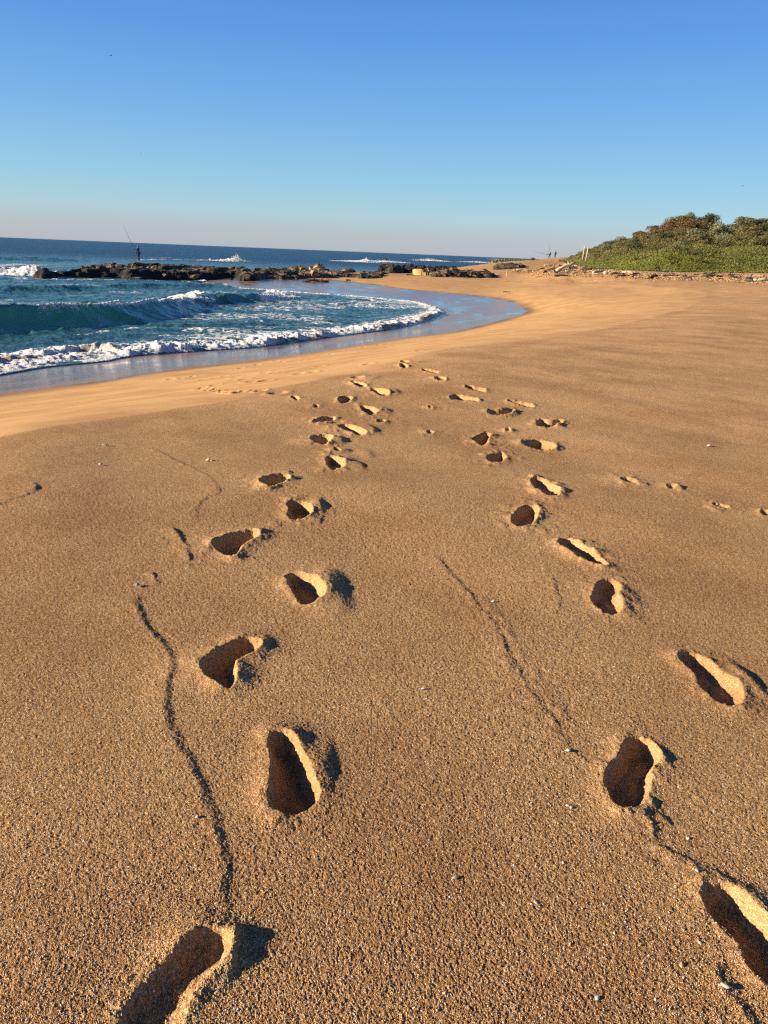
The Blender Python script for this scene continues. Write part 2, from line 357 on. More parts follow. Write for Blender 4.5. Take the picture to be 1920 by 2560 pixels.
scarps = [  # polyline (px), height, front width, ridge decay, roughness
 (zo([(112, 445), (88, 500), (110, 590), (150, 680), (215, 750), (270, 810), (310, 880), (300, 960), (272, 1050), (270, 1150), (262, 1215), (290, 1310), (350, 1400), (410, 1520), (460, 1620), (515, 1740)], *A2) + zo([(560, 60), (600, 130), (645, 230), (685, 340), (712, 440), (716, 540), (705, 640), (708, 760), (712, 880)], *A4), .0062, .026, .12, .6),
 (zo([(1030, 610), (1120, 650), (1220, 705), (1330, 750), (1430, 800), (1500, 870), (1510, 930), (1400, 960), (1360, 1010), (1340, 1070), (1360, 1140)], *A7), .0042, .02, .1, 1.2),
 (zo([(150, 345), (195, 335), (218, 370), (205, 420)], *A2), .004, .02, .05, 1.6),
 (zo([(1190, 1165), (1240, 1220), (1295, 1310), (1310, 1400)], *A7), .0038, .02, .1, 1.4),
 ([(1085, 1385), (1120, 1430), (1157, 1470), (1200, 1525), (1232, 1565), (1261, 1620), (1285, 1666), (1319, 1724), (1389, 1817), (1420, 1876), (1462, 1900), (1504, 1930)], .0036, .018, .1, 1.3),
 ([(1190, 1480), (1250, 1545), (1290, 1620), (1330, 1690), (1400, 1780), (1440, 1850)], .0025, .03, .06, 2.4),
 (zo([(900, 290), (960, 400), (1000, 500), (1080, 560), (1170, 605), (1250, 675), (1330, 730)], *A5), .0045, .02, .08, 1.6),
 (zo([(940, 240), (1000, 320), (1060, 400)], *A5), .005, .02, .06, 1.6),
 (zo([(310, 40), (350, 90), (400, 150), (430, 230), (430, 300)], *A2), .004, .02, .08, 1.6),
 (zo([(-40, 1010), (60, 962), (180, 930), (240, 890), (220, 845)], *A7)[::-1], .008, .03, .15, 1.2),
 (zo([(1330, 1200), (1380, 1330), (1440, 1450), (1560, 1600)], *A5), .005, .03, .08, 1.6),
 (zo([(410, 330), (430, 400), (450, 480), (440, 560)], *A3), .003, .02, .1, 1.6),
]
pocks = zo([(165, 472), (185, 468), (205, 475), (225, 478), (240, 480), (255, 483), (270, 484), (285, 485), (300, 485), (320, 484), (345, 485), (190, 465), (235, 472), (215, 468), (265, 478)], 400, 700, 1.728)
pocks2 = zo([(50, 428), (90, 425), (140, 415), (190, 430), (280, 415), (350, 380), (365, 430), (370, 440), (420, 365), (455, 437), (500, 350), (490, 403), (530, 352), (610, 340), (620, 348), (605, 405), (655, 398), (670, 328), (690, 372), (740, 320), (800, 305), (880, 292), (945, 280), (985, 290), (975, 275), (1030, 268), (1110, 258), (1180, 247), (1250, 237), (1280, 232), (1350, 225), (1410, 212), (1455, 205), (1550, 183), (1545, 220), (1600, 185), (1120, 305), (900, 362), (760, 362), (437, 480), (510, 490), (240, 455), (330, 420), (400, 440), (455, 400), (515, 405), (710, 300), (1220, 242), (1320, 228), (1440, 222)], 400, 700, 1.728)
pocks3 = [(265, 1115), (375, 1122), (435, 1060), (1060, 960), (540, 1152), (525, 1153), (840, 2030), (55, 1640), (80, 1920), (800, 2290), (770, 2280), (345, 2180), (760, 2310), (700, 1510), (560, 1010), (1150, 940), (1055, 1015)]
pocks3 = [q_ for q_ in pocks3 if q_[1] < 1500]
prints = [((lambda c_: [(c_[0] + .72 * (a - c_[0]), c_[1] + .72 * (b - c_[1])) for a, b in L_])(np.mean(L_, 0)), d_, w_) if d_ == .016 else (L_, d_, w_) for L_, d_, w_ in prints]

# ------------------------------------------------------------------ build the beach sheet
def seglist(parts):
    out = []
    for a, b, n in parts: out.append(np.linspace(a, b, n, endpoint=False))
    return np.concatenate(out)
th_deg = np.concatenate([seglist([(-180, -60, 30), (-60, -37, 46), (-37, 37, 1040), (37, 60, 46), (60, 180, 30)]), [180.0]])
rows = [0.25, .4, .55, .7, .8, .88, .94]
r = .98
while r < 700:
    rows.append(r)
    rr = (r * r + CAMZ ** 2) / (CAMZ * r) / 769.0 / 1.35
    r *= 1 + min(rr, .012 if r < 130 else .05)
rs = np.array(rows); th = np.radians(th_deg)
TH, RR = np.meshgrid(th, rs); X = RR * np.sin(TH); Y = RR * np.cos(TH)
# coarse spline grid, then cubic-free bilinear lookup (fine enough: the spline is smooth)
Z = terrain(X, Y)
dcrest, screst, pcrest = poly_dist(X, Y, smooth_poly(CREST, 2))
dwet, swet, pwet = poly_dist(X, Y, smooth_poly(WETL, 2))
wet_poly = np.vstack([smooth_poly(WETL, 2), [(-20, 118, 0), (-120, 118, 0), (-120, -6, 0)]])
in_wet = inside(X, Y, wet_poly)
wetd = np.where(in_wet, dwet, -dwet)
gold_poly = np.vstack([smooth_poly(CREST, 2), zpts([(1750, 726, -.2), (1700, 720, -.2), (1600, 713, -.4), (1450, 706, -.6), (1300, 699, -.95), (1150, 694, -1.25), (980, 686, -1.35), (830, 684, -1.5), (640, 688, -1.65)]), [(-20, 120, 0), (-150, 120, 0), (-150, -6, 0)]])
in_gold = inside(X, Y, gold_poly)
dg, _, _ = poly_dist(X, Y, np.vstack([gold_poly[:-3]]))
gd = np.where(in_gold, dg, -dg)
wob = fbm(X * .8, Y * .8, 3, 5)
gold = sstep(-.15, .22, gd / (.35 + .022 * RR) + wob * .28)
wet = sstep(-.30, .12, wetd + .3 * fbm(X * .5, Y * .5, 3, 9) + .22 * fbm(dwet * 3, pwet * 160, 3, 13))
wst = fbm(dwet * 1.3 + .6 * fbm(X * .3, Y * .3, 2, 15), pwet * 45, 4, 14)
RH = np.hypot(X, Y)
near = np.exp(-RH / 14)
coarse = (1 - .85 * gold) * (1 - .28 * sstep(3.5, 11, RH))
# broad undulation
Z += .012 * fbm(X * .9, Y * .9, 4, 21) * (1 - wet) * np.minimum(1, .4 + RH / 30) + .05 * fbm(X * .12, Y * .12, 3, 22) * sstep(10, 60, RH) * (1 - wet)
# wind and swash streaks that run along the berm
Z += coarse * .004 * fbm(np.where(in_gold, dcrest, -dcrest) * 3.0, pcrest * 25, 3, 31) * sstep(2, 6, RH)
nb = (np.abs(TH) < R(62)) & (RH < 60)
# coarse ripple
def local(pts, pad):
    P = np.asarray(pts)[:, :2]; x0, y0 = P.min(0) - pad; x1, y1 = P.max(0) + pad
    m = (X > x0) & (X < x1) & (Y > y0) & (Y < y1); return np.nonzero(m)
jit = np.zeros_like(Z)
m = RH < 30; jit[m] = .006 * fbm(X[m] * 60, Y[m] * 60, 3, 41) + .012 * fbm(X[m] * 14, Y[m] * 14, 2, 42)
disturbed = np.zeros_like(Z)
def w2(px, z=0.0): return np.array([on_sand(u, v, z) for u, v in px])
for u, v, a, b, h in mounds:
    c = on_sand(u, v); e1 = on_sand(u + a, v); e2 = on_sand(u, v - b)
    ax = (e1 - c)[:2]; bx = (e2 - c)[:2]; la, lb = np.hypot(*ax), np.hypot(*bx)
    I = local(np.array([c]), 3.2 * max(la, lb))
    dx, dy = X[I] - c[0], Y[I] - c[1]
    pa = (dx * ax[0] + dy * ax[1]) / la ** 2; pb = (dx * bx[0] + dy * bx[1]) / lb ** 2
    # long slope on the print's side, short drop on the far side
    q = np.hypot(np.where(pa > 0, pa * 1.25, pa * .7), pb) + jit[I] * 9 + .35 * fbm(X[I] * 7, Y[I] * 7, 2, 43)
    Z[I] += .62 * h * np.exp(-np.maximum(q, 0) ** 2.6); disturbed[I] = np.maximum(disturbed[I], .7 * (1 - sstep(.8, 1.8, q)))
for px, h, fw, dec, rgh in scarps:
    P = smooth_poly(w2(px), 2); I = local(P, .6)
    d, s, t = poly_dist(X[I], Y[I], P)
    s = d * s + jit[I] * 1.0         # + = left of travel
    tape = sstep(0, .06, t) * (1 - sstep(.94, 1, t)) * np.clip(1 + rgh * .5 * vnoise(t * 9, t * 0 + 3.3, 77) + rgh * .6 * fbm(X[I] * 26, Y[I] * 26, 3, 78), 0, 2)
    up = np.sign((P[0] - P[-1])[1])   # travel toward the viewer -> the sun side is on the right-hand side of travel
    sun_side = -s * (1 if up > 0 else -1)
    prof = np.where(sun_side > 0, np.exp(-sun_side / dec), 1 - sstep(0, fw * 1.4, -sun_side))
    Z[I] += h * prof * tape
for px, depth, wall in prints:
    P = smooth_poly(w2(px), 2, closed=True); I = local(P, .3)
    d, _, _ = poly_dist(X[I], Y[I], P, closed=True); ins = inside(X[I], Y[I], P)
    sdv = np.where(ins, d, -d) + jit[I] * .62 + .004 * vnoise(X[I] * 110, Y[I] * 110, 44)
    wl = np.maximum(wall * 1.2, .66 * d[ins].max() if ins.any() else wall) * (1 + .5 * vnoise(X[I] * 8, Y[I] * 8, 57)); k = np.clip((sdv + .004) / wl, 0, 1)
    pit = 1.15 * depth * (.55 * k * k * (3 - 2 * k) + .45 * (1 - (1 - k) ** 2.2))
    rim = .006 * np.exp(-(np.minimum(sdv, 0) / .03) ** 2) * (sdv < .004) * (.7 + 1.2 * vnoise(X[I] * 9, Y[I] * 9, 55)) + .008 * np.exp(-(np.minimum(sdv, 0) / .06) ** 2) * (sdv < .004) * np.clip(.75 + 2.2 * fbm(X[I] * 6, Y[I] * 6, 3, 66), 0, 2)
    Z[I] = Z[I] - pit + rim + k * (.010 * fbm(X[I] * 9, Y[I] * 9, 2, 58) + .007 * fbm(X[I] * 24, Y[I] * 24, 3, 56))
    disturbed[I] = np.maximum(disturbed[I], sstep(-.06, 0, sdv))
    sc_ = np.exp(-(np.maximum(-sdv, 0) / .05) ** 2) * (sdv < .01); Z[I] += sc_ * .007 * np.maximum(fbm(X[I] * 45, Y[I] * 45, 3, 60) - .05, 0)
    sc_ = np.exp(-(np.maximum(-sdv, 0) / .13) ** 2) * (k <= 0) * sstep(2.5, 5, RH[I])
    Z[I] += sc_ * .022 * np.maximum(fbm(X[I] * 13, Y[I] * 13, 3, 59) - .02, 0)
for L, sx, sy, dp in ((pocks, .05, .10, .02), (pocks2, .09, .12, .025), (pocks3, .018, .02, .008)):
    for i, (u, v) in enumerate(L):
        c = on_sand(u, v, -.6); k = random.uniform(.6, 1.25)
        I = local(np.array([c]), .5)
        an = random.uniform(-.4, .4); dx, dy = X[I] - c[0], Y[I] - c[1]
        xx = (dx * math.cos(an) + dy * math.sin(an)) / (sx * k); yy = (-dx * math.sin(an) + dy * math.cos(an)) / (sy * k)
        q = np.hypot(xx, yy) + jit[I] * 12
        Z[I] += -dp * k * (1 - sstep(.45, 1.05, q)) + dp * .4 * np.exp(-((q - 1.35) / .35) ** 2)
# grain relief
m = RH < 26
amp = (coarse * (1 - wet))[m]
patch = .55 + .9 * (fbm(X[m] * 1.3, Y[m] * 1.3, 3, 61) + .35)
f = RH[m]
g1 = vnoise(X[m] * 290, Y[m] * 290, 62) * .0029 * (f < 5)
g2 = vnoise(X[m] * 140, Y[m] * 140, 63) * .0014
g3 = fbm(X[m] * 38, Y[m] * 38, 2, 64) * .0010
g4 = vnoise(X[m] * 14, Y[m] * 14, 65) * .002 * sstep(3, 8, f)
Z[m] += (g1 + (g2 + g3) * patch + g4) * (.15 + .85 * amp)
# littered strip at the foot of the dune and lumpy far sand
foot = sstep(70, 95, RH) * sstep(R(9), R(13), TH)
Z += foot * (.10 * fbm(X * .9, Y * .9, 3, 71) + .12 * np.abs(fbm(X * .35, Y * .35, 3, 72)))

BT, BR, BZ = np.radians(th_deg), rs, Z
def ground(x, y):
    x = np.atleast_1d(np.asarray(x, float)); y = np.atleast_1d(np.asarray(y, float)); t = np.arctan2(x, y); r = np.hypot(x, y)
    i = np.interp(r, BR, np.arange(len(BR))); j = np.interp(t, BT, np.arange(len(BT)))
    i0 = np.minimum(i.astype(int), len(BR) - 2); j0 = np.minimum(j.astype(int), len(BT) - 2); a = i - i0; b = j - j0
    return (BZ[i0, j0] * (1 - b) + BZ[i0, j0 + 1] * b) * (1 - a) + (BZ[i0 + 1, j0] * (1 - b) + BZ[i0 + 1, j0 + 1] * b) * a
def gnd(x, y): return float(ground(x, y)[0])
SURF = ground
ac = X * .8 + Y * .6 + .35 * wob; al = X * .6 - Y * .8
streak = np.where(in_gold, fbm(dcrest * 1.1 + .5 * wob, pcrest * 40, 4, 81), fbm(ac * 1.5, al * .09, 4, 82) * sstep(2.5, 7, RH) + .6 * fbm(ac * 5, al * .3, 3, 83) * sstep(4, 9, RH) + .5 * fbm(X * .7, Y * .7, 3, 84) * (1 - sstep(3, 7, RH)))
streak = streak + np.where(in_gold, 0, 0.26 * np.exp(-dg / (.5 + .03 * RH)) * (RH < 60))
damp = sstep(-1.1, .05, wetd + .25 * fbm(X * .4, Y * .4, 3, 10))
nr, nc = Z.shape
idx = np.arange(nr * nc).reshape(nr, nc)
F = np.stack([idx[:-1, :-1], idx[:-1, 1:], idx[1:, 1:], idx[1:, :-1]], -1).reshape(-1, 4)[:, ::-1]
V = np.stack([X, Y, Z], -1).reshape(-1, 3)

sand = NT('sand'); n = sand
p = n.pos()
vor = n.n('ShaderNodeTexVoronoi', i_Vector=p, i_Scale=360.0); vor2 = n.n('ShaderNodeTexVoronoi', i_Vector=p, i_Scale=150.0)
sepc = n.n('ShaderNodeSeparateColor', i_0=vor.outputs['Color'])
sepd = n.n('ShaderNodeSeparateColor', i_0=vor2.outputs['Color'])
grain = n.ramp(sepc.outputs[0], [(0, (.03, .015, .009)), (.22, (.18, .083, .033)), (.5, (.43, .23, .092)), (.75, (.58, .34, .144)), (.91, (.74, .53, .30)), (.97, (.80, .70, .56)), (1, (.9, .86, .8))])
grain = n.mix(.35, grain, n.ramp(sepd.outputs[1], [(0, (.14, .064, .026)), (.5, (.41, .222, .09)), (.85, (.58, .35, .155)), (1, (.72, .61, .47))]))
goldc = n.mix(n.noise(p, 2.5, 4).outputs[0], (.58, .342, .148), (.66, .402, .182))
coarse_a = n.attr('coarse').outputs['Fac']; wet_a = n.attr('wet').outputs['Fac']; st_a = n.attr('streak').outputs['Fac']
col = n.mix(n.math('ADD', n.math('MULTIPLY', coarse_a, .82), .06), goldc, grain)
big = n.noise(p, .9, 5, .6).outputs[0]
col = n.mix(n.sm(big, .38, .68), col, n.mix(1.0, col, (.80, .74, .70), 'MULTIPLY'))
col = n.mix(n.math('MULTIPLY', n.sm(st_a, .0, -.4), n.math('MULTIPLY', coarse_a, .7)), col, n.mix(1.0, col, (1.22, 1.18, 1.12), 'MULTIPLY'))
col = n.mix(n.math('MULTIPLY', n.sm(st_a, -.02, .4), n.math('MULTIPLY', coarse_a, .36)), col, n.mix(1.0, col, (.84, .79, .78), 'MULTIPLY'))
wetc = n.mix(n.sm(n.attr('wst').outputs['Fac'], -.3, .35), (.16, .092, .048), (.29, .172, .092))
col = n.mix(n.attr('damp').outputs['Fac'], col, wetc)
stv = n.scale(p, (1, 1, 1))
h1 = n.math('ADD', vor.outputs['Distance'], n.math('MULTIPLY', n.noise(p, 420, 2).outputs[0], .6))
fade = n.math('SUBTRACT', 1.0, n.math('MULTIPLY', n.sm(n.n('ShaderNodeVectorMath', operation='LENGTH', i_0=p).outputs['Value'], 4, 22), .8))
nrm = n.bump(n.math('MULTIPLY', h1, n.math('MULTIPLY', n.math('MULTIPLY', fade, n.math('SUBTRACT', 1.0, wet_a)), coarse_a)), .75, .0035)
nrm = n.bump(n.math('MULTIPLY', n.noise(p, 60, 4, .65).outputs[0], n.math('MULTIPLY', fade, n.math('SUBTRACT', 1.0, wet_a))), .25, .006, nrm)
wr = n.mixf(n.sm(n.noise(n.scale(p, (.5, .9, .5)), 1.1, 4, .6).outputs[0], .35, .75), .24, .36)
wr = n.math('ADD', wr, n.math('MULTIPLY', n.attr('wst').outputs['Fac'], .34), clamp=True); wr = n.math('MAXIMUM', wr, .07)
rough = n.mixf(wet_a, .92, wr)
n.bsdf(col, rough, nrm, Specular_IOR_Level=n.mixf(wet_a, .18, .5), IOR=1.33, Coat_Weight=n.math('MULTIPLY', wet_a, .35), Coat_Roughness=.16, Coat_IOR=1.35)
beach = ob('beach', mesh_np('beach', V, F, sand.m, True, {'coarse': (coarse * (1 - .22 * disturbed)).ravel(), 'wet': wet.ravel(), 'streak': streak.ravel(), 'damp': damp.ravel(), 'wst': wst.ravel()}))
tag(beach, 'wide golden brown sand beach with footprints', 'beach', kind='structure')

# ------------------------------------------------------------------ the sea
th = np.radians(np.concatenate([np.linspace(-110, -33, 90, endpoint=False), np.linspace(-33, 12, 860, endpoint=False), np.linspace(12, 60, 60)]))
rows = []; r = 9.0
while r < 45000:
    rows.append(r); r *= 1 + (.0042 if r < 120 else .012 if r < 400 else .05)
rs = np.array(rows)
TH, RR = np.meshgrid(th, rs); X = RR * np.sin(TH); Y = RR * np.cos(TH)
FR = smooth_poly(FRONT, 2)
sea_poly = np.vstack([FR, [(-20, 82, 0), (-20, 104, 0), (-6, 108, 0), (4, 122, 0), (26, 150, 0), (34, 200, 0), (60, 300, 0), (2000, 9000, 0), (4e4, 6e4, 0), (-1e5, 6e4, 0), (-1e5, -6, 0)]])
ins = inside(X, Y, sea_poly)
dF, _, tF = poly_dist(X, Y, FR)
sF = np.where(ins, dF, -dF)
Zs = np.full(X.shape, SEA); foam = np.zeros(X.shape); turb = np.zeros(X.shape)
far = sstep(60, 400, RR)
chop = fbm(X * .55, Y * .85, 5, 101, .55) * .16 + fbm(X * 2.2, Y * 3.2, 3, 102) * .05
calm = sstep(.2, 4, sF)
Zs += .95 * chop * calm * (1 - .2 * far) + .35 * fbm(X * .03 , Y * .055, 3, 103) * far
def wave(px, H, wf, wb, lipfoam=0.0, foam_from=None, fw=.5):
    """a swell with a steep concave face turned to the beach; px = crest (u, v, height share)"""
    global Zs, foam
    P0 = np.array([tuple(at_z(u, v, SEA + H * hs)) + (hs,) for u, v, hs in px])
    P = smooth_poly(P0, 3)
    d, s, t = poly_dist(X, Y, P[:, :3])
    tt = np.linspace(0, 1, len(P)); seg = np.hypot(*(P[1:, :2] - P[:-1, :2]).T); tt = np.concatenate([[0], np.cumsum(seg)]); tt /= tt[-1]
    hs = np.interp(t, tt, P[:, 3])
    hs = hs * sstep(0, .02, t) * (1 - sstep(.985, 1, t)) if px[0][0] > 0 else hs * (1 - sstep(.985, 1, t))
    sd_ = -s * d + .25 * fbm(X * .7, Y * .7, 3, 111)   # + toward the beach (travel left to right)
    fr = np.clip(1 - sd_ / wf, 0, 1)
    prof = np.where(sd_ > 0, fr ** 1.9, np.exp(sd_ / wb))
    Zs = Zs + H * hs * prof + np.where(sd_ > 0, -.10 * H * hs * np.exp(-((sd_ - wf) / (.7 * wf)) ** 2), 0)
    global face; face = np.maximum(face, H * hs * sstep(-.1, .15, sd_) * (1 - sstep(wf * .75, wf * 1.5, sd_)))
    return sd_, hs, t
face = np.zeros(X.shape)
# the green breaker on the left
sdA, hsA, tA = wave([(-420, 776, 1), (-150, 768, 1), (0, 763, 1), (130, 758, 1.0), (230, 757, .95), (300, 756, .85), (380, 752, .72), (440, 745, .72), (490, 744, .5), (530, 760, .1)], .86, 1.9, 5.0)
uA, _ = proj(np.stack([X, Y, np.full(X.shape, SEA)], -1))
lip = np.exp(-((sdA - .02) / .22) ** 2)
foam = np.maximum(foam, lip * sstep(60, 170, uA) * (1 - sstep(505, 530, uA)) * np.where(uA < 260, .75, .95) * (hsA > .05))
foam = np.maximum(foam, np.exp(-((sdA + .12) / .42) ** 2) * sstep(330, 420, uA) * (1 - sstep(505, 530, uA)))
foam = np.maximum(foam, .55 * np.exp(-((sdA - .1) / .5) ** 2) * sstep(60, 110, uA) * (1 - sstep(200, 260, uA)))
sdB, hsB, tB = wave([(470, 752, .2), (520, 742, .7), (580, 737, .9), (640, 733, 1), (680, 730, .9), (715, 734, .7), (745, 742, .15)], .52, 1.6, 4.0)
foam = np.maximum(foam, np.exp(-((sdB - .5) / .9) ** 2) * sstep(638, 665, uA) * (1 - sstep(728, 748, uA)))
sdC, hsC, tC = wave([(-300, 722, 1), (0, 715, 1), (140, 714, .9), (260, 713, .7), (400, 708, 1), (520, 708, .8), (600, 712, .3)], .38, 2.2, 6)
sdD, hsD, _ = wave([(-200, 676, 1), (0, 668, 1), (60, 668, 1), (130, 672, .3)], .5, 2.5, 7)
sdE, hsE, _ = wave([(-300, 642, 1), (0, 641, .9), (120, 643, 1), (200, 648, .6), (230, 652, .2)], .6, 3, 9)
# foam strokes on the water: photo line, half width (m), strength
def stroke(px, hw, k, rough=.5):
    global foam
    P = smooth_poly(np.array([tuple(at_z(u, v, SEA)) for u, v in px]), 2)
    d, s, t = poly_dist(X, Y, P)
    w = hw * (1 + rough * 2 * fbm(X * .35, Y * .35, 3, 121))
    foam = np.maximum(foam, k * (1 - sstep(.25, 1.0, d / np.maximum(w, .1))) * sstep(0, .05, t) * (1 - sstep(.95, 1, t)))
stroke([(-200, 690), (0, 683), (60, 680), (105, 684), (118, 692)], 3.2, .95)
stroke([(-100, 668), (0, 664), (60, 660), (110, 664)], 2.2, .6)
stroke([(40, 652), (130, 645), (190, 650)], 2.5, .35)
stroke([(0, 694), (120, 698), (260, 700), (430, 703)], 1.5, .55)
stroke([(440, 698), (500, 700), (560, 710), (630, 722), (690, 726)], .9, .9)
stroke([(690, 727), (760, 732), (830, 737), (890, 741), (985, 750)], .6, .95)
stroke([(985, 750), (1045, 755), (1085, 768), (1105, 776)], 1.0, .9)
stroke([(600, 712), (660, 716), (720, 722)], 1.2, .4)
stroke([(180, 840), (260, 826), (330, 822), (420, 812)], .5, .5)
stroke([(560, 790), (640, 800), (760, 790)], .7, .35)
stroke([(330, 650), (420, 647), (470, 651), (560, 650), (640, 652)], 2.2, .6)
stroke([(370, 643), (440, 645)], 3, .6)
stroke([(830, 653), (900, 651), (960, 652), (1010, 657)], 3.2, .7)
stroke([(1050, 651), (1090, 650), (1130, 655)], 4, .75)
stroke([(1130, 655), (1200, 654), (1250, 654)], 3, .65)
stroke([(1225, 647.5), (1260, 648)], 16, .9)
stroke([(0, 625), (120, 632), (260, 636)], 8, .25)
def pile(u, v, rx, ry, h, seed):
    """a heap of white water"""
    global Zs, foam
    c = at_z(u, v, SEA); q = np.hypot((X - c[0]) / rx, (Y - c[1]) / ry) * (1 + .8 * fbm(X / rx, Y / ry, 3, seed))
    k_ = np.exp(-q ** 1.5); Zs = Zs + h * k_ * (.7 + .9 * np.abs(fbm(X * 2 / rx, Y * 2 / rx, 3, seed + 1)))
    foam = np.maximum(foam, 1.1 * sstep(.12, .5, k_))
for a in [(478, 752, .9, .8, .30, 1), (455, 756, .9, .8, .2, 2), (495, 758, .7, .7, .18, 3), (702, 741, .55, .7, .42, 4), (690, 743, .8, .8, .25, 5), (718, 745, .7, .7, .2, 6), (590, 652, 1.0, 1.5, 1.9, 7), (582, 653, 2.4, 2, .8, 8), (555, 653, 2.5, 2, .45, 9),
          (915, 655, 1.3, 2, 1.5, 10), (900, 656, 3.5, 2.5, .7, 11), (965, 656, 3, 2.5, .7, 12), (1072, 653, 3, 3, 1.3, 13), (1090, 654, 3, 3, .9, 14), (1192, 657, 3, 3, .6, 15), (70, 684, 2.0, 1.4, .5, 16), (95, 684, 1.4, 1.2, .6, 17), (40, 688, 2, 1.4, .3, 18)]: pile(*a)
foam = np.maximum(foam, .36 * sstep(.02, .3, fbm(X * .9, Y * .25, 4, 155)) * sstep(.15, .6, face))
foam = np.where(ins, foam, 0)
# whitewater running up the beach
lump = fbm(X * 1.3, Y * 1.3, 4, 131, .6); lump2 = fbm(X * 4.5, Y * 4.5, 3, 132)
bw = np.interp(tF, [0, .3, .45, .58, .66, 1], [5.4, 4.2, 3.2, 2.2, .8, .7]); nearside = (1 - sstep(.60, .70, tF))
uF, _ = proj(np.stack([X, np.maximum(Y, 2), np.full(X.shape, SEA)], -1)); shift = 1.9 * (1 - sstep(230, 330, uF)) * (Y > 2); sB = sF - shift * (.8 + .8 * fbm(X * .5, Y * .5, 2, 134))
hgt = (.05 + .15 * nearside) * (1 - .35 * sstep(.32, .58, tF)) * (.75 + .9 * vnoise(tF * 46, tF * 0, 135))
T = sstep(0, .4, sB) ** .8 * np.exp(-np.maximum(sB - .3, 0) / (.40 * bw))
Zs += np.where(ins, T * hgt * np.clip(.85 + .95 * lump + .25 * lump2, .25, 2), 0)
foam = np.maximum(foam, np.where(ins, (1 - sstep(.45 * bw, 1.35 * bw, sF + lump * 2.2)) * (.66 + .75 * lump + .5 * lump2 + .28 * np.exp(-np.abs(sB - .5) / .9)), 0))
turb = np.where(ins, nearside * np.exp(-((sB - .30 - .4 * lump) / .42) ** 2) * sstep(-.12, .2, fbm(X * .5, Y * .5, 3, 133)), 0)
lace = sstep(-.05, .3, fbm(X * .16, Y * .3, 4, 141)) * (RR < 70) * .42
foam = np.maximum(foam, np.where(ins, lace + .16 * np.exp(-sF / 9), 0))
fl = sstep(.35, .9, foam) * sstep(0, .5, sF)
Zs += fl * np.where(RR < 130, .06, .25) * (np.abs(fbm(X * 2.4, Y * 2.4, 4, 151, .6)) * 1.6) + fl * .08 * lump + fl * .03 * np.abs(fbm(X * 8, Y * 8, 3, 152))
Zs = np.where(ins, Zs, SEA - np.minimum(dF * .5, 1.5))
Zs = np.where((RR > 118) & ~ins, SEA - 1.5, Zs)
keep = (sF > -1.2)
nr, nc = Zs.shape; idx = np.arange(nr * nc).reshape(nr, nc)
F = np.stack([idx[:-1, :-1], idx[:-1, 1:], idx[1:, 1:], idx[1:, :-1]], -1).reshape(-1, 4)[:, ::-1]
kf = keep.ravel()[F].any(1); F = F[kf]
used = np.unique(F); rem = np.zeros(nr * nc, np.int64); rem[used] = np.arange(len(used)); F = rem[F]
V = np.stack([X, Y, Zs], -1).reshape(-1, 3)[used]
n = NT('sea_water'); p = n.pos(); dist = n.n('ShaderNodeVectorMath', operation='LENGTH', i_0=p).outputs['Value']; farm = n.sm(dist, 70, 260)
fo = n.attr('foam').outputs['Fac']; tu = n.attr('turb').outputs['Fac']
fn = n.noise(n.scale(p, (1, 1.5, 1)), 1.6, 8, .68).outputs[0]; fn2 = n.n('ShaderNodeTexVoronoi', i_Vector=n.scale(p, (1, 1.7, 1)), i_Scale=1.9, feature='DISTANCE_TO_EDGE').outputs['Distance']
fth = n.math('ADD', fo, n.math('MULTIPLY', n.math('SUBTRACT', fn, .5), 1.25))
fth = n.math('SUBTRACT', fth, n.math('ADD', n.math('MULTIPLY', n.sm(fn2, .02, .25), .20), n.math('MULTIPLY', n.sm(n.n('ShaderNodeTexVoronoi', i_Vector=n.scale(p, (1, 1.3, 1)), i_Scale=5.5, feature='DISTANCE_TO_EDGE').outputs['Distance'], .03, .3), .16)))
ff = n.sm(fth, .33, .56)
wcol = n.mix(n.noise(p, .08, 3).outputs[0], (.022, .078, .096), (.034, .12, .128))
wcol = n.mix(n.sm(n.attr('face').outputs['Fac'], .1, .9), wcol, (.105, .38, .25)); wv = n.scale(p, (1, 1.6, 1))  # glow of light through the wave face painted in as brighter green base colour
bh = n.math('ADD', n.noise(wv, 1.4, 5, .6).outputs[0], n.math('MULTIPLY', n.noise(wv, 7, 4, .6).outputs[0], .22))
bh = n.math('MULTIPLY', bh, n.math('SUBTRACT', 1.0, n.math('MULTIPLY', n.sm(n.attr('face').outputs['Fac'], .15, .7), .75)))
wn = n.bump(bh, .8, .32, n.bump(n.noise(n.scale(p, (.05, .16, .16)), 1.0, 4, .6).outputs[0], .8, 1.6))
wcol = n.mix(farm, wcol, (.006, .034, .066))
foamc = n.mix(tu, (.90, .90, .90), n.mix(n.noise(p, 2.2, 4).outputs[0], (.20, .13, .085), (.62, .50, .38)))
fbm_n = n.bump(n.noise(p, 5, 6, .7).outputs[0], .8, .12)
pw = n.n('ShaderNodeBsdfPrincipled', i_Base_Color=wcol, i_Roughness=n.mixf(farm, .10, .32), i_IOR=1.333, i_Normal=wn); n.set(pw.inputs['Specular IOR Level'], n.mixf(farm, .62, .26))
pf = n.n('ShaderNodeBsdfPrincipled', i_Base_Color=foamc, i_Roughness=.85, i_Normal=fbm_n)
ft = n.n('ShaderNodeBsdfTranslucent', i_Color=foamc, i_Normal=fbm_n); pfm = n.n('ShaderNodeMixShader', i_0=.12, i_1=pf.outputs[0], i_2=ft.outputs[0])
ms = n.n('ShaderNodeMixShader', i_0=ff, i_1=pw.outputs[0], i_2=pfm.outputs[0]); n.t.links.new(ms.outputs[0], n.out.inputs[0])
sea = ob('sea', mesh_np('sea', V, F, n.m, True, {'foam': foam.ravel()[used], 'turb': turb.ravel()[used], 'face': face.ravel()[used]}))
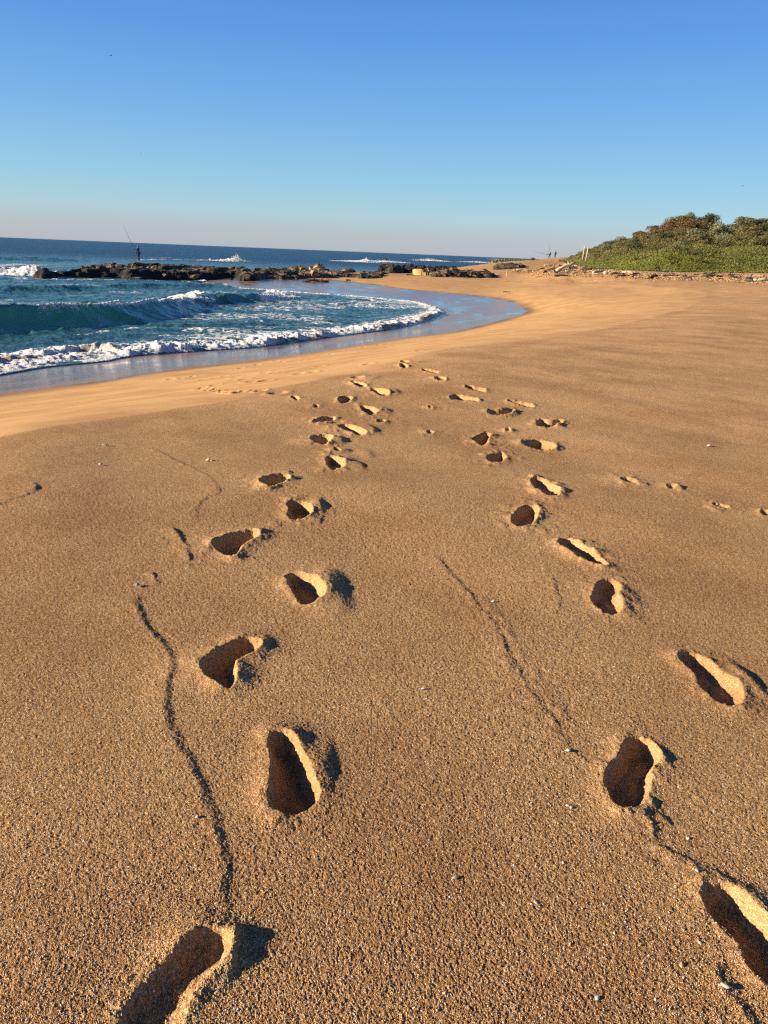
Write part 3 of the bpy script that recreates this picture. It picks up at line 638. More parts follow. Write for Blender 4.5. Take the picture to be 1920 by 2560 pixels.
tag(sea, 'blue green sea with breaking waves and foam', 'sea', kind='structure')

# spray thrown up by the waves
foam_m = NT('spray_foam'); foam_m.bsdf((.82, .83, .84), .8); FOAM = foam_m.m
OCT_V = np.array([(1, 0, 0), (-1, 0, 0), (0, 1, 0), (0, -1, 0), (0, 0, 1), (0, 0, -1)], float)
OCT_F = np.array([(0, 2, 4), (2, 1, 4), (1, 3, 4), (3, 0, 4), (2, 0, 5), (1, 2, 5), (3, 1, 5), (0, 3, 5)])
def blobs(C, S, rng=RNG, flat=1.0):
    n_ = len(C); S = np.asarray(S)
    a = rng.uniform(0, 6.28, n_); base = OCT_V[None] * rng.uniform(.6, 1.3, (n_, 6, 1)) * S[:, None, None]
    ca, sa = np.cos(a)[:, None], np.sin(a)[:, None]
    x = base[..., 0] * ca - base[..., 1] * sa; y = base[..., 0] * sa + base[..., 1] * ca; z = base[..., 2] * flat
    tl = rng.uniform(-.8, .8, n_)[:, None]; y2 = y * np.cos(tl) - z * np.sin(tl); z2 = y * np.sin(tl) + z * np.cos(tl)
    V = np.stack([x, y2, z2], -1) + C[:, None, :]
    F = OCT_F[None] + (np.arange(n_) * 6)[:, None, None]
    return V.reshape(-1, 3), F.reshape(-1, 3)
def spray(spots, label):
    Cs, Ss = [], []
    for u, v, z, r_, w, h, n_, s in spots:
        n_ = int(n_ * .8); s = s * .36; h = h * .75
        c = at_r(u, v, r_) if r_ else at_z(u, v, z)
        g = np.abs(RNG.normal(0, 1, n_)) * .42; t = RNG.normal(0, .45, n_)
        Cs.append(np.stack([c[0] + t * w, c[1] + RNG.normal(0, .25, n_) * w, c[2] + g * h * np.exp(-(t * 1.3) ** 2)], -1)); Ss.append(s * RNG.uniform(.3, 1.2, n_) * np.exp(-g * .5))
    V, F = blobs(np.concatenate(Cs), np.concatenate(Ss))
    o = ob('sea_spray', mesh_np('sea_spray', V, F, FOAM, True)); tag(o, label, 'spray', kind='stuff')
spray([(u, v, SEA + .55 * k, 0, .7, .28 * k, 220, .045) for u, v, k in [(420, 752, .7), (440, 748, .8), (460, 744, 1.1), (475, 742, 1.2), (490, 745, .9), (505, 752, .5), (390, 755, .5), (350, 757, .4)]]
      + [(u, v, SEA + .8, 0, .5, .2, 120, .03) for u, v in [(110, 762), (130, 760), (150, 760), (170, 761), (200, 761), (250, 760), (300, 760)]], 'white spray off the lip of the green breaker')
spray([(u, v, SEA + .4, 0, .9, .5 * k, 260, .06) for u, v, k in [(670, 738, .6), (690, 736, 1.0), (702, 732, 1.5), (712, 734, 1.0), (728, 742, .5)]], 'white spray on the small wave in the bay')
spray([(590, 650, 0, 132, 1.3, .9, 700, .15), (584, 652, 0, 132, 3.0, .45, 500, .15), (592, 648, 0, 132, .6, 1.5, 300, .13), (560, 653, 0, 132, 3.0, .3, 400, .14)], 'white splash behind the rock shelf')
spray([(915, 653, 0, 170, 1.6, .9, 500, .2), (900, 655, 0, 170, 5, .4, 600, .2), (965, 655, 0, 170, 5, .6, 700, .2)], 'white surf breaking beyond the boulder heap')
spray([(1072, 652, 0, 205, 4, .8, 700, .24), (1192, 656, 0, 205, 4, .4, 500, .2)], 'white surf along the far dark reef')

# ------------------------------------------------------------------ rocks
def rock_mat(name, dark, mid, light, wet_z=None):
    n = NT(name); p = n.pos(); tcn = n.n('ShaderNodeTexCoord').outputs['Object']
    a = n.noise(p, .55, 6, .65).outputs[0]; b = n.noise(p, 3.0, 5, .6).outputs[0]
    c = n.mix(n.sm(a, .36, .62), dark, mid); c = n.mix(n.sm(n.math('ADD', n.math('MULTIPLY', a, .5), n.math('MULTIPLY', b, .6)), .53, .65), c, light)
    if wet_z is not None:
        z = n.n('ShaderNodeSeparateXYZ', i_0=p).outputs[2]
        c = n.mix(n.sm(n.math('ADD', z, n.math('MULTIPLY', a, .7)), wet_z, wet_z + .55), dark, c)
    nm = n.bump(b, .8, .15)
    n.bsdf(c, .75, nm, Specular_IOR_Level=.3); return n.m
ROCK_DARK = rock_mat('wet_dark_rock', (.018, .017, .016), (.055, .042, .030), (.26, .185, .10), wet_z=-1.12)
ROCK_BLACK = rock_mat('black_reef_rock', (.010, .010, .010), (.026, .023, .020), (.085, .065, .045))
ROCK_REEF = rock_mat('reef_rock', (.016, .015, .014), (.058, .045, .033), (.24, .165, .09))
ROCK_BROWN = rock_mat('brown_rock', (.05, .040, .031), (.16, .115, .072), (.36, .25, .135))
ROCK_YELLOW = rock_mat('yellow_sandstone', (.26, .17, .07), (.44, .30, .12), (.52, .37, .17))

def reef(name, outline, top, edge, mat, label, cat='rock', step=.22, rough=.5, base=None, seed=1, tilt=0.0, kind=None):
    """a rock shelf: outline (world xy), top height, broken ledges along the edge"""
    P = np.asarray(outline)[:, :2]; P = smooth_poly(P, 1, True)
    x0, y0 = P.min(0) - 1; x1, y1 = P.max(0) + 1
    gx = np.arange(x0, x1, step); gy = np.arange(y0, y1, step * 1.3)
    X, Y = np.meshgrid(gx, gy)
    ins = inside(X, Y, P); d, _, _ = poly_dist(X, Y, P, True); s = np.where(ins, d, -d)
    s = s + 1.5 * fbm(X * .33, Y * .33, 4, seed) * edge
    # tilted bedding: broken plates
    wx = X + 1.4 * fbm(X * .2, Y * .2, 3, seed + 3); wy = Y + 1.2 * fbm(X * .25, Y * .25, 3, seed + 4)
    cell = vnoise(np.floor(wx * .55) * 7.13, np.floor(wy * .42) * 5.7, seed + 5)
    cell2 = vnoise(np.floor((wx + wy * .3) * 1.1) * 3.7, np.floor(wy * .9) * 9.1, seed + 6)
    fx = (wx * .55) % 1.0
    k = np.clip(s / edge, 0, 1) ** .6
    k = k * .5 + .5 * np.floor(k * 4 + cell) / 4
    hgt = top * k + rough * (cell * .55 + cell2 * .28 + .45 * fbm(X * .5, Y * .5, 4, seed + 8) + (fx - .5) * .25) * k + rough * .25 * fbm(X * 2, Y * 2, 3, seed + 9) * k
    if base is None: zb = np.full(X.shape, SEA - .25)
    else: zb = terrain(X, Y) - .12
    Z = zb + np.where(s > 0, np.maximum(hgt, 0) + .1, -1.0)
    Z = np.where(s > 0, Z, zb - 1.0)
    nr, nc = Z.shape; idx = np.arange(nr * nc).reshape(nr, nc)
    F = np.stack([idx[:-1, :-1], idx[:-1, 1:], idx[1:, 1:], idx[1:, :-1]], -1).reshape(-1, 4)
    kf = (s > -.6).ravel()[F].any(1); F = F[kf]; used = np.unique(F); rem = np.zeros(nr * nc, np.int64); rem[used] = np.arange(len(used))
    o = ob(name, mesh_np(name, np.stack([X, Y, Z], -1).reshape(-1, 3)[used], rem[F], mat, False))
    tag(o, label, cat, kind=kind)
    hf = lambda x, y: float(Z[min(max(int(round((y - y0) / (step * 1.3))), 0), nr - 1), min(max(int(round((x - x0) / step)), 0), nc - 1)])
    return o, hf
Lz = lambda L, z=SEA: [tuple(at_z(u, v, z))[:2] for u, v in L]
Lr = lambda L: [tuple(at_r(u, v, r))[:2] for u, v, r in L]
shelf, shelf_z = reef('rock_shelf', Lz([(96, 689), (154, 693), (270, 695), (366, 699), (501, 700), (585, 701)]) + Lr([(600, 690, 84), (635, 684, 88), (640, 660, 104), (501, 656, 106), (386, 656, 106), (309, 656, 106), (231, 657, 102), (215, 665, 92), (127, 668, 86), (100, 672, 82)]),
      1.22, 1.3, ROCK_DARK, 'long dark flat rock shelf in the sea with an angler standing on it', 'rock', seed=11, rough=.5, step=.16)
rub, rub_z = reef('rock_reef', Lr([(590, 690, 86), (640, 687, 90), (751, 684, 92), (782, 681, 95), (839, 679, 98), (866, 679, 100), (905, 683, 97), (951, 682, 98), (980, 674, 108), (975, 668, 122), (886, 664, 122), (793, 664, 118), (700, 662, 116), (600, 664, 110)]),
      1.0, 1.0, ROCK_REEF, 'broken brown rock reef between the dark shelf and the sandy cove', 'rock', seed=23, rough=.55, step=.16)
dark, dark_z = reef('dark_reef', Lr([(945, 668, 128), (1050, 668, 132), (1140, 668, 134), (1230, 668, 138), (1290, 666, 150), (1280, 660, 172), (1140, 660, 170), (950, 662, 160)]),
      1.35, 1.5, ROCK_BLACK, 'low dark reef behind the person by the yellow sandstone block', 'rock', seed=37, step=.3, rough=.9)
slab, slab_z = reef('slab_outcrop', Lr([(1066, 686, 108), (1130, 683, 110), (1190, 682, 111), (1243, 680, 113), (1246, 675, 120), (1190, 672, 124), (1110, 673, 122), (1070, 678, 114)]),
      .55, .8, ROCK_REEF, 'grey brown slab outcrop rising from the sand behind the bending person', 'rock', seed=41, step=.15, rough=.7, base=1)
slab2, _ = reef('slab_outcrop', Lr([(1228, 667, 132), (1270, 667, 133), (1315, 666, 136), (1312, 663, 144), (1240, 663, 144)]),
      .45, .6, ROCK_REEF, 'low slabs half buried in the sand right of the dark reef', 'rock', seed=43, step=.15, rough=.5, base=1)
head, _ = reef('rocky_headland', Lr([(1226, 650, 560), (1270, 650, 560), (1345, 651, 560), (1360, 650, 700), (1240, 649, 700)]),
      2.2, 6, ROCK_BROWN, 'far low brown rocky point on the horizon', 'headland', seed=47, step=1.2, rough=1.6)

def boulder_mesh(seed, mat, sx, sy, sz):
    rnd = random.Random(seed); bm = bmesh.new()
    for _ in range(16):
        v = Vector((rnd.uniform(-1, 1), rnd.uniform(-1, 1), rnd.uniform(-1, 1)))
        m_ = max(abs(v.x), abs(v.y), abs(v.z)); v = v / m_ * rnd.uniform(.75, 1)
        bm.verts.new((v.x * sx, v.y * sy, v.z * sz))
    res = bmesh.ops.convex_hull(bm, input=bm.verts)
    bmesh.ops.delete(bm, geom=list({g for g in res['geom_interior'] + res['geom_unused'] if isinstance(g, bmesh.types.BMVert)}), context='VERTS')
    bmesh.ops.bevel(bm, geom=list(bm.edges), offset=.05 * sz, segments=1, affect='EDGES')
    bmesh.ops.triangulate(bm, faces=bm.faces)
    bmesh.ops.subdivide_edges(bm, edges=bm.edges, cuts=1)
    for v in bm.verts:
        v.co *= 1 + rnd.uniform(-.045, .045)
    me = bpy.data.meshes.new('boulder'); bm.to_mesh(me); bm.free(); me.materials.append(mat); return me
BM = {k: [boulder_mesh(100 * i + j, m_, 1, random.uniform(.6, .9), random.uniform(.22, .42)) for j in range(5)] for i, (k, m_) in enumerate((('black', ROCK_BLACK), ('dark', ROCK_DARK), ('reef', ROCK_REEF), ('brown', ROCK_BROWN), ('yellow', ROCK_YELLOW)))}
def boulder(kind, p, s, label, group=None, tilt=.3, name='boulder'):
    o = ob(name, random.choice(BM[kind])); o.location = p; k = s * random.uniform(.6, 1.05)
    o.scale = (k, k, k * random.uniform(.8, 1.3)); o.rotation_euler = (random.uniform(-tilt, tilt), random.uniform(-tilt, tilt), random.uniform(0, 6.28))
    tag(o, label, 'boulder', group); return o
def place(hf, u, v, r):
    q = at_r(u, v, r); return Vector((q[0], q[1], hf(q[0], q[1])))
for i in range(46):       # heap of slabs on the reef
    u = random.uniform(640, 975); rr = random.uniform(96, 119); q = at_r(u, 670, rr)
    boulder(random.choice(['reef', 'reef', 'brown', 'brown', 'dark']), Vector((q[0], q[1], rub_z(q[0], q[1]) + .05)), random.uniform(.5, 1.2), 'angular brown slab lying on the broken reef', 'slabs on the broken reef')
for i in range(26):
    t = random.gauss(0, 1); q = at_r(793 + t * 16, 670, 112 + random.uniform(-2.5, 2.5))
    hz = max(0, 1.25 - abs(t) * .8)
    boulder(random.choice(['brown', 'brown', 'yellow']), Vector((q[0], q[1], rub_z(q[0], q[1]) + random.uniform(0, hz))), random.uniform(.55, 1.05), 'sunlit tan boulder in the tall heap on the reef', 'boulders of the tall heap')
for i in range(34):
    u = random.uniform(215, 640); rr = random.uniform(84, 105); q = at_r(u, 670, rr)
    boulder(random.choice(['dark', 'reef', 'reef', 'brown']), Vector((q[0], q[1], shelf_z(q[0], q[1]) + .02)), random.uniform(.35, .9), 'rough slab on top of the dark rock shelf', 'slabs on the dark rock shelf', .2)
for i in range(14):
    u = random.uniform(560, 640); rr = random.uniform(86, 98); q = at_r(u, 675, rr)
    boulder('dark', Vector((q[0], q[1], SEA + .3)), random.uniform(.3, .6), 'dark wet boulder at the edge of the wet sand below the shelf', 'dark wet boulders by the cove')
for i in range(26):
    u = random.uniform(1075, 1243); rr = random.uniform(109, 121); q = at_r(u, 680, rr)
    boulder(random.choice(['reef', 'brown', 'dark']), Vector((q[0], q[1], slab_z(q[0], q[1]) + .05)), random.uniform(.35, .9), 'grey brown slab piled on the outcrop behind the bending person', 'slabs on the sand outcrop')
for i in range(22):
    u = random.uniform(1000, 1285); rr = random.uniform(136, 165); q = at_r(u, 665, rr)
    boulder('black', Vector((q[0], q[1], dark_z(q[0], q[1]) + .05)), random.uniform(.8, 1.6), 'blackish boulder on the low dark reef', 'boulders on the low dark reef')
def block(u, v, dx, dy, dz, rz, mat, label):
    q = on_sand(u, v); bm = bmesh.new(); bmesh.ops.create_cube(bm, size=1); rnd = random.Random(int(u))
    bmesh.ops.bevel(bm, geom=list(bm.edges), offset=.09, segments=2, affect='EDGES'); bmesh.ops.triangulate(bm, faces=bm.faces); bmesh.ops.subdivide_edges(bm, edges=bm.edges, cuts=2)
    for w in bm.verts:
        k_ = 1 + rnd.uniform(-.03, .03); w.co = Vector((w.co.x * dx * (1 + .12 * w.co.z), w.co.y * dy, (w.co.z + .35 + .1 * w.co.x) * dz)) * k_
    me = bpy.data.meshes.new('sandstone_block'); bm.to_mesh(me); bm.free(); me.materials.append(mat)
    o = ob('sandstone_block', me); o.location = q; o.rotation_euler = (0, .04, rz); tag(o, label, 'boulder')
block(1047, 687, 1.75, .9, .95, R(-34), ROCK_YELLOW, 'large yellow sandstone block beside the bending person')
block(1062, 688, .55, .6, .5, R(-20), ROCK_YELLOW, 'smaller yellow sandstone block touching the large one')
q = at_r(1140, 674, 114); b3 = boulder('yellow', Vector((q[0], q[1], gnd(q[0], q[1]) + .6)), 1.2, 'yellow slanted slab leaning on the grey outcrop', None, .1); b3.rotation_euler = (.2, .6, -.5)
q = at_r(1202, 670, 118); b4 = boulder('brown', Vector((q[0], q[1], gnd(q[0], q[1]) + .6)), 1.0, 'square brown boulder at the right end of the grey outcrop', None, .1)
q = at_r(1333, 654, 165); b5 = boulder('dark', Vector((q[0], q[1], gnd(q[0], q[1]) + .3)), .75, 'dark lump of rock alone on the sand rise', None, .1)

# ------------------------------------------------------------------ dune
foot_px = [(1405, 652, 150), (1425, 655, 132), (1444, 659, 120), (1478, 668, 112), (1541, 673, 108), (1619, 677, 104), (1713, 680, 106), (1839, 682, 110), (1920, 682, 114), (2100, 690, 118), (2700, 715, 125)]
skyl_px = [(1405, 649, 165), (1425, 644, 165), (1456, 633, 165), (1500, 626, 168), (1563, 609, 170), (1619, 599, 172), (1666, 584, 174), (1720, 573, 176), (1776, 583, 178), (1810, 597, 178), (1855, 575, 180), (1920, 579, 182), (2100, 573, 185), (2700, 593, 190)]
def tab(L):
    W_ = np.array([at_r(u, v, r) for u, v, r in L]); return np.arctan2(W_[:, 0], W_[:, 1]), np.hypot(W_[:, 0], W_[:, 1]), W_[:, 2]
fT, fR, fZ = tab(foot_px); sT, sR, sZ = tab(skyl_px)
def dune_h(x, y):
    t = np.arctan2(x, y); r = np.hypot(x, y)
    rf = np.interp(t, fT, fR); zf = np.interp(t, fT, fZ); rt = np.interp(t, sT, sR); zt = np.interp(t, sT, sZ)
    q = (r - rf) / (rt - rf)
    z = zf + (zt - zf) * np.where(q < 1, 1 - np.abs(1 - np.clip(q, 0, 1)) ** 1.55, 1 - (q - 1) ** 2 * .8)
    edge = sstep(fT[0], fT[0] + .03, t)
    z = z + (.9 * fbm(x * .11, y * .11, 3, 201) + .25 * fbm(x * .4, y * .4, 3, 202)) * sstep(.05, .35, q) * edge * (1 - .6 * sstep(.8, 1.2, q))
    return np.where(q < 0, zf + (q) * 3, z), q
T_, R_ = np.meshgrid(np.linspace(fT[0] - .004, fT[-1], 260), np.linspace(100, 260, 170)); X = R_ * np.sin(T_); Y = R_ * np.cos(T_)
Zd, qd = dune_h(X, Y); nr, nc = Zd.shape; idx = np.arange(nr * nc).reshape(nr, nc)
F = np.stack([idx[:-1, :-1], idx[:-1, 1:], idx[1:, 1:], idx[1:, :-1]], -1).reshape(-1, 4)[:, ::-1]
F = F[(qd > -.06).ravel()[F].all(1)]
n = NT('dune_soil'); p = n.pos()
n.bsdf(n.mix(n.noise(p, .5, 5).outputs[0], (.035, .045, .014), (.10, .075, .035)), .95, n.bump(n.noise(p, 3, 4).outputs[0], .6, .3))
dune = ob('dune_hill', mesh_np('dune_hill', np.stack([X, Y, Zd], -1).reshape(-1, 3), F, n.m)); tag(dune, 'vegetated coastal dune', 'dune', kind='structure')

# foliage
def leaf_mat(name, a, b, c):
    n = NT(name); info = n.n('ShaderNodeObjectInfo'); lv = n.attr('tint').outputs['Fac']
    col = n.mix(lv, a, b); col = n.mix(n.sm(n.noise(n.pos(), .9, 3).outputs[0], .5, .7), col, c)
    col = n.mix(n.math('MULTIPLY', info.outputs['Random'], .35), col, n.mix(1, col, (.7, .6, .5), 'MULTIPLY'))
    p_ = n.bsdf(col, .6, Specular_IOR_Level=.25)
    tr = n.n('ShaderNodeBsdfTranslucent', i_Color=col); mxs = n.n('ShaderNodeMixShader', i_0=.2, i_1=p_.outputs[0], i_2=tr.outputs[0]); n.t.links.new(mxs.outputs[0], n.out.inputs[0])
    return n.m
LEAF = {'olive': leaf_mat('olive_leaf', (0.098, 0.086, 0.031), (0.182, 0.163, 0.058), (0.195, 0.150, 0.065)), 'dark': leaf_mat('dark_leaf', (0.039, 0.049, 0.018), (0.081, 0.091, 0.031), (0.104, 0.094, 0.036)),
        'brown': leaf_mat('dry_leaf', (0.111, 0.068, 0.034), (0.176, 0.111, 0.055), (0.130, 0.114, 0.046)), 'grey': leaf_mat('grey_green_leaf', (0.143, 0.156, 0.085), (0.260, 0.273, 0.150), (0.208, 0.195, 0.091)),
        'bright': leaf_mat('bright_creeper_leaf', (0.098, 0.117, 0.021), (0.195, 0.215, 0.039), (0.221, 0.189, 0.058))}
bark = NT('bark'); bark.bsdf(bark.mix(bark.noise(bark.pos(), 4, 4).outputs[0], (.06, .045, .032), (.16, .125, .09)), .9); BARK = bark.m
def leaves(C, Nn, S, rng, asp=.55):
    n_ = len(C); N = Nn + rng.normal(0, .55, (n_, 3)); N /= np.linalg.norm(N, axis=1, keepdims=True) + 1e-9
    a = np.cross(N, rng.normal(0, 1, (n_, 3))); a /= np.linalg.norm(a, axis=1, keepdims=True) + 1e-9; b = np.cross(N, a)
    a *= S[:, None]; b *= (S * asp)[:, None]
    V = np.stack([C - a, C - b, C + a, C + b], 1).reshape(-1, 3); F = np.arange(4 * n_).reshape(-1, 4)
    return V, F
def crown(seed, mat, nl=520, spread=(1, 1, .75), lumps=9, ls=.10, name='crown'):
    """a crown of leaf clumps: unit radius, base at z=0"""
    rng = np.random.default_rng(seed); Cs = []; Ns = []; T = []
    for k in range(lumps):
        th_ = rng.uniform(0, 6.28); rr = rng.uniform(.1, .72) if k else 0; zc = rng.uniform(.35, .8) * (1 - .45 * rr)
        lr = rng.uniform(.28, .5)
        n_ = nl // lumps; d = rng.normal(0, 1, (n_, 3)); d /= np.linalg.norm(d, axis=1, keepdims=True); d[:, 2] = np.where(d[:, 2] < -.35, -d[:, 2], d[:, 2])
        rad = lr * rng.uniform(.72, 1.08, n_)[:, None]
        Cs.append(np.array([rr * math.cos(th_), rr * math.sin(th_), zc]) + d * rad); Ns.append(d); T.append(np.clip(rng.normal(.3 + .4 * rng.random(), .22, n_), 0, 1))
    C = np.concatenate(Cs) * np.array(spread); N = np.concatenate(Ns); C[:, 2] = np.maximum(C[:, 2], .02)
    V, F = leaves(C, N, ls * rng.uniform(.6, 1.5, len(C)), rng)
    return mesh_np(name, V, F, mat, False, {'tint': np.repeat(np.concatenate(T), 4)})
CR = {k: [crown(300 + 10 * i + j, LEAF[k], nl=1400, lumps=11 + j, ls=.046, name='shrub') for j in range(4)] for i, k in enumerate(LEAF)}
STEM = MB()
for k in range(5):
    a = k * 1.3; STEM.tube([(0, 0, -.2), (.12 * math.cos(a), .12 * math.sin(a), .25), (.35 * math.cos(a), .35 * math.sin(a), .6)], [.05, .035, .015], 5)
rngp = np.random.default_rng(5); placed = []
tries = 0
while len(placed) < 285 and tries < 30000:
    tries += 1
    t = rngp.uniform(fT[0] + .006, .60); r_ = rngp.uniform(102, 186); x, y = r_ * math.sin(t), r_ * math.cos(t)
    z, q = dune_h(np.array([x]), np.array([y])); z, q = float(z[0]), float(q[0])
    if q < .10 or q > 1.06: continue
    u, v = proj((x, y, z + .8))
    if (u > 1730 and q < .30) or (u < 1640 and q < .2): continue
    if u > 1980 and rngp.random() < .55: continue
    base = 1.0 + 1.6 * min(q, .8) + rngp.uniform(-.3, .7)
    base *= .22 + .78 * float(sstep(fT[0], fT[0] + .12, t))
    if q > .82: base = min(base, 1.5)
    if any((x - a) ** 2 + (y - b) ** 2 < (.62 * (base + c)) ** 2 for a, b, c in placed): continue
    placed.append((x, y, base))
    if u < 1740 and u > 1555 and q > .62: kind = rngp.choice(['brown', 'brown', 'brown', 'olive'])
    elif 1700 < u < 1830 and .5 < q < .85: kind = rngp.choice(['grey', 'grey', 'olive'])
    elif q > .75: kind = rngp.choice(['olive', 'dark', 'grey', 'dark'])
    elif q < .25: kind = rngp.choice(['bright', 'olive', 'bright'])
    else: kind = rngp.choice(['olive', 'olive', 'dark', 'grey'], p=[.5, .2, .2, .1])
    where = ('near the crest of the dune' if q > .72 else 'half way up the dune slope' if q > .32 else 'low on the dune above the driftwood')
    side = ('left tail' if u < 1560 else 'middle' if u < 1740 else 'right side')
    nm = {'olive': 'olive green rounded shrub', 'dark': 'dark green dense shrub', 'brown': 'brown wind-dried shrub', 'grey': 'pale grey-green shrub', 'bright': 'bright green low shrub'}[kind]
    o = ob('shrub', random.choice(CR[kind])); o.location = (x, y, z - .25); hs = rngp.uniform(.75, 1.15)
    o.scale = (base * 1.12, base * 1.12, base * hs); o.rotation_euler = (0, rngp.uniform(-.1, .15), rngp.uniform(0, 6.28))
    tag(o, f'{nm} {where}, {side} of it', 'shrub', f'{nm}s {where}, {side}')
# trees on the crest
def tree(u, v, r, hgt, wid, kind, seed, label):
    q = at_r(u, v, r); z = float(dune_h(np.array([q[0]]), np.array([q[1]]))[0][0])
    t = empty('dune_tree', (q[0], q[1], z - .2)); tag(t, label, 'tree')
    mb = MB(); rnd = random.Random(seed)
    mb.tube([(0, 0, 0), (.1, 0, hgt * .3), (.25, .05, hgt * .6)], [.18, .14, .08], 7)
    for k in range(5):
        a = rnd.uniform(0, 6.28); mb.tube([(.1, 0, hgt * .3), (wid * .3 * math.cos(a), wid * .3 * math.sin(a), hgt * .55), (wid * .6 * math.cos(a), wid * .6 * math.sin(a), hgt * .72)], [.1, .06, .02], 5)
    mb.build('trunk', BARK, t)
    me = crown(seed, LEAF[kind], nl=2400, lumps=13, ls=.046, name='crown')
    c = ob('crown', me, t); c.location = (0, 0, hgt * .18); c.scale = (wid * .85, wid * .85, hgt * .84)
for a in [(1700, 560, 175, 3.6, 3.4, 'olive', 901, 'tall bushy tree at the highest point of the dune'), (1722, 560, 177, 3.6, 2.6, 'olive', 902, 'rounded olive tree just right of the highest one'), (1774, 562, 177, 3.9, 2.6, 'dark', 903, 'dark rounded tree standing out beside the gap in the skyline'), (1752, 562, 178, 2.9, 2.6, 'dark', 913, 'dark low tree left of the rounded dark tree'),
          (1672, 568, 174, 3.0, 3.0, 'brown', 904, 'brown dry tree left of the tallest tree'), (1640, 578, 172, 2.8, 2.6, 'brown', 905, 'brown wind-bent tree on the left shoulder of the dune'), (1595, 590, 171, 2.6, 2.8, 'brown', 906, 'low brown tree furthest down the left skyline'),
          (1858, 562, 180, 3.2, 3.0, 'olive', 907, 'tall olive tree on the right hand hump of the dune'), (1882, 563, 181, 2.9, 2.4, 'olive', 908, 'smaller olive tree on the right hand hump'), (1912, 566, 181, 3.0, 3.0, 'dark', 909, 'dark tree at the right edge of the view'), (1835, 568, 180, 2.6, 2.2, 'olive', 910, 'small tree at the left of the right hand hump'),
          (1524, 606, 168, 1.7, 1.5, 'dark', 911, 'small dark leaning tree alone on the low left skyline'), (1960, 566, 183, 3.2, 3.2, 'dark', 912, 'dark tree beyond the right edge')]: tree(*a)
# low creepers at the foot
N_ = 130000; t = rngp.uniform(fT[0] + .004, .62, N_); rf = np.interp(t, fT, fR); rt = np.interp(t, sT, sR)
q_ = rngp.beta(.9, 4.6, N_) * .95; r_ = rf + (rt - rf) * q_ + rngp.normal(0, .5, N_); x, y = r_ * np.sin(t), r_ * np.cos(t); z, qq = dune_h(x, y)
ok = (qq > -.01) & (fbm(x * .3, y * .3, 3, 211) > -.42 + .0 * x)
tl_ = .12 + .88 * sstep(fT[0], fT[0] + .11, t)
C = np.stack([x, y, z + tl_ * rngp.uniform(.02, .45, N_) * (.35 + 1.2 * np.clip(qq * 4, 0, 1))], -1)[ok]
V, F = leaves(C, np.tile([-.25, -.3, .9], (len(C), 1)), rngp.uniform(.05, .12, len(C)), rngp)
tint = np.clip(.5 + 1.0 * fbm(C[:, 0] * .35, C[:, 1] * .35, 3, 212) + rngp.normal(0, .2, len(C)), 0, 1)
o = ob('ground_creeper', mesh_np('ground_creeper', V, F, LEAF['bright'], False, {'tint': np.repeat(tint, 4)})); tag(o, 'bright green creeper and grass at the foot of the dune', 'ground cover', kind='stuff')
N_ = 30000; t = rngp.uniform(fT[0] + .004, .62, N_); rf = np.interp(t, fT, fR); rt = np.interp(t, sT, sR)
r_ = rf + (rt - rf) * rngp.uniform(.15, 1.05, N_); x, y = r_ * np.sin(t), r_ * np.cos(t); z, qq = dune_h(x, y)
C = np.stack([x, y, z + (.1 + .9 * sstep(fT[0], fT[0] + .11, t)) * rngp.uniform(.0, .8, N_)], -1); V, F = leaves(C, np.tile([-.4, -.4, .7], (len(C), 1)), rngp.uniform(.08, .18, len(C)), rngp)
o = ob('undergrowth', mesh_np('undergrowth', V, F, LEAF['olive'], False, {'tint': np.repeat(rngp.uniform(0, 1, len(C)), 4)})); tag(o, 'tangled olive undergrowth between the dune shrubs', 'undergrowth', kind='stuff')
# agaves
for (u, v, r_, s, lab) in [(1688, 642, 118, 1.15, 'large pale agave rosette low on the slope'), (1545, 617, 140, 1.0, 'pale agave rosette on the left slope'), (1560, 617, 140, .8, 'smaller agave beside the left one')]:
    q = at_r(u, v, r_); z = float(dune_h(np.array([q[0]]), np.array([q[1]]))[0][0]) + .7
    mb = MB()
    for k in range(16):
        a = k * 2.4; el = .35 + .9 * k / 16; L_ = s * 1.25
        d = Vector((math.cos(a) * math.cos(el), math.sin(a) * math.cos(el), math.sin(el)))
        mb.tube([Vector((0, 0, 0)), d * L_ * .4, d * L_ + Vector((0, 0, -.08))], [.08, .11, .01], 4, .35)
    o = mb.build('agave_plant', LEAF['grey'], loc=(q[0], q[1], z)); tag(o, lab, 'agave')

# ------------------------------------------------------------------ driftwood, posts, debris
def wood_mat(name, a, b):
    n = NT(name); p = n.n('ShaderNodeTexCoord').outputs['Object']; n.bsdf(n.mix(n.noise(n.scale(p, (1, 8, 8)), 2.5, 4).outputs[0], a, b), .85); return n.m
WOOD_PALE = wood_mat('bleached_wood', (.34, .26, .17), (.56, .46, .33)); WOOD_MID = wood_mat('weathered_wood', (.17, .11, .07), (.34, .23, .14)); WOOD_DARK = wood_mat('dark_wet_wood', (.02, .016, .013), (.06, .045, .033))
def log_mesh(seed, mat, L=1.0, r0=.07, branches=2, bend=.12):
    rnd = random.Random(seed); mb = MB()
    pts = [Vector((-L / 2 + L * k / 6, bend * L * rnd.uniform(-1, 1) * .5, bend * L * (math.sin(k / 6 * 3.1) * rnd.uniform(.0, .6)))) for k in range(7)]
    mb.tube(pts, [r0 * L * (1.15 - .5 * k / 6) for k in range(7)], 7, 1, .12)
    for b in range(branches):
        k = rnd.randint(1, 5); d = Vector((rnd.uniform(-.2, .6), rnd.uniform(-.6, .6), rnd.uniform(.2, .8))) * L * .35
        mb.tube([pts[k], pts[k] + d * .5 + Vector((0, 0, .02)), pts[k] + d], [r0 * L * .6, r0 * L * .4, r0 * L * .12], 5, 1, .1)
    return mb.mesh('driftwood', mat)
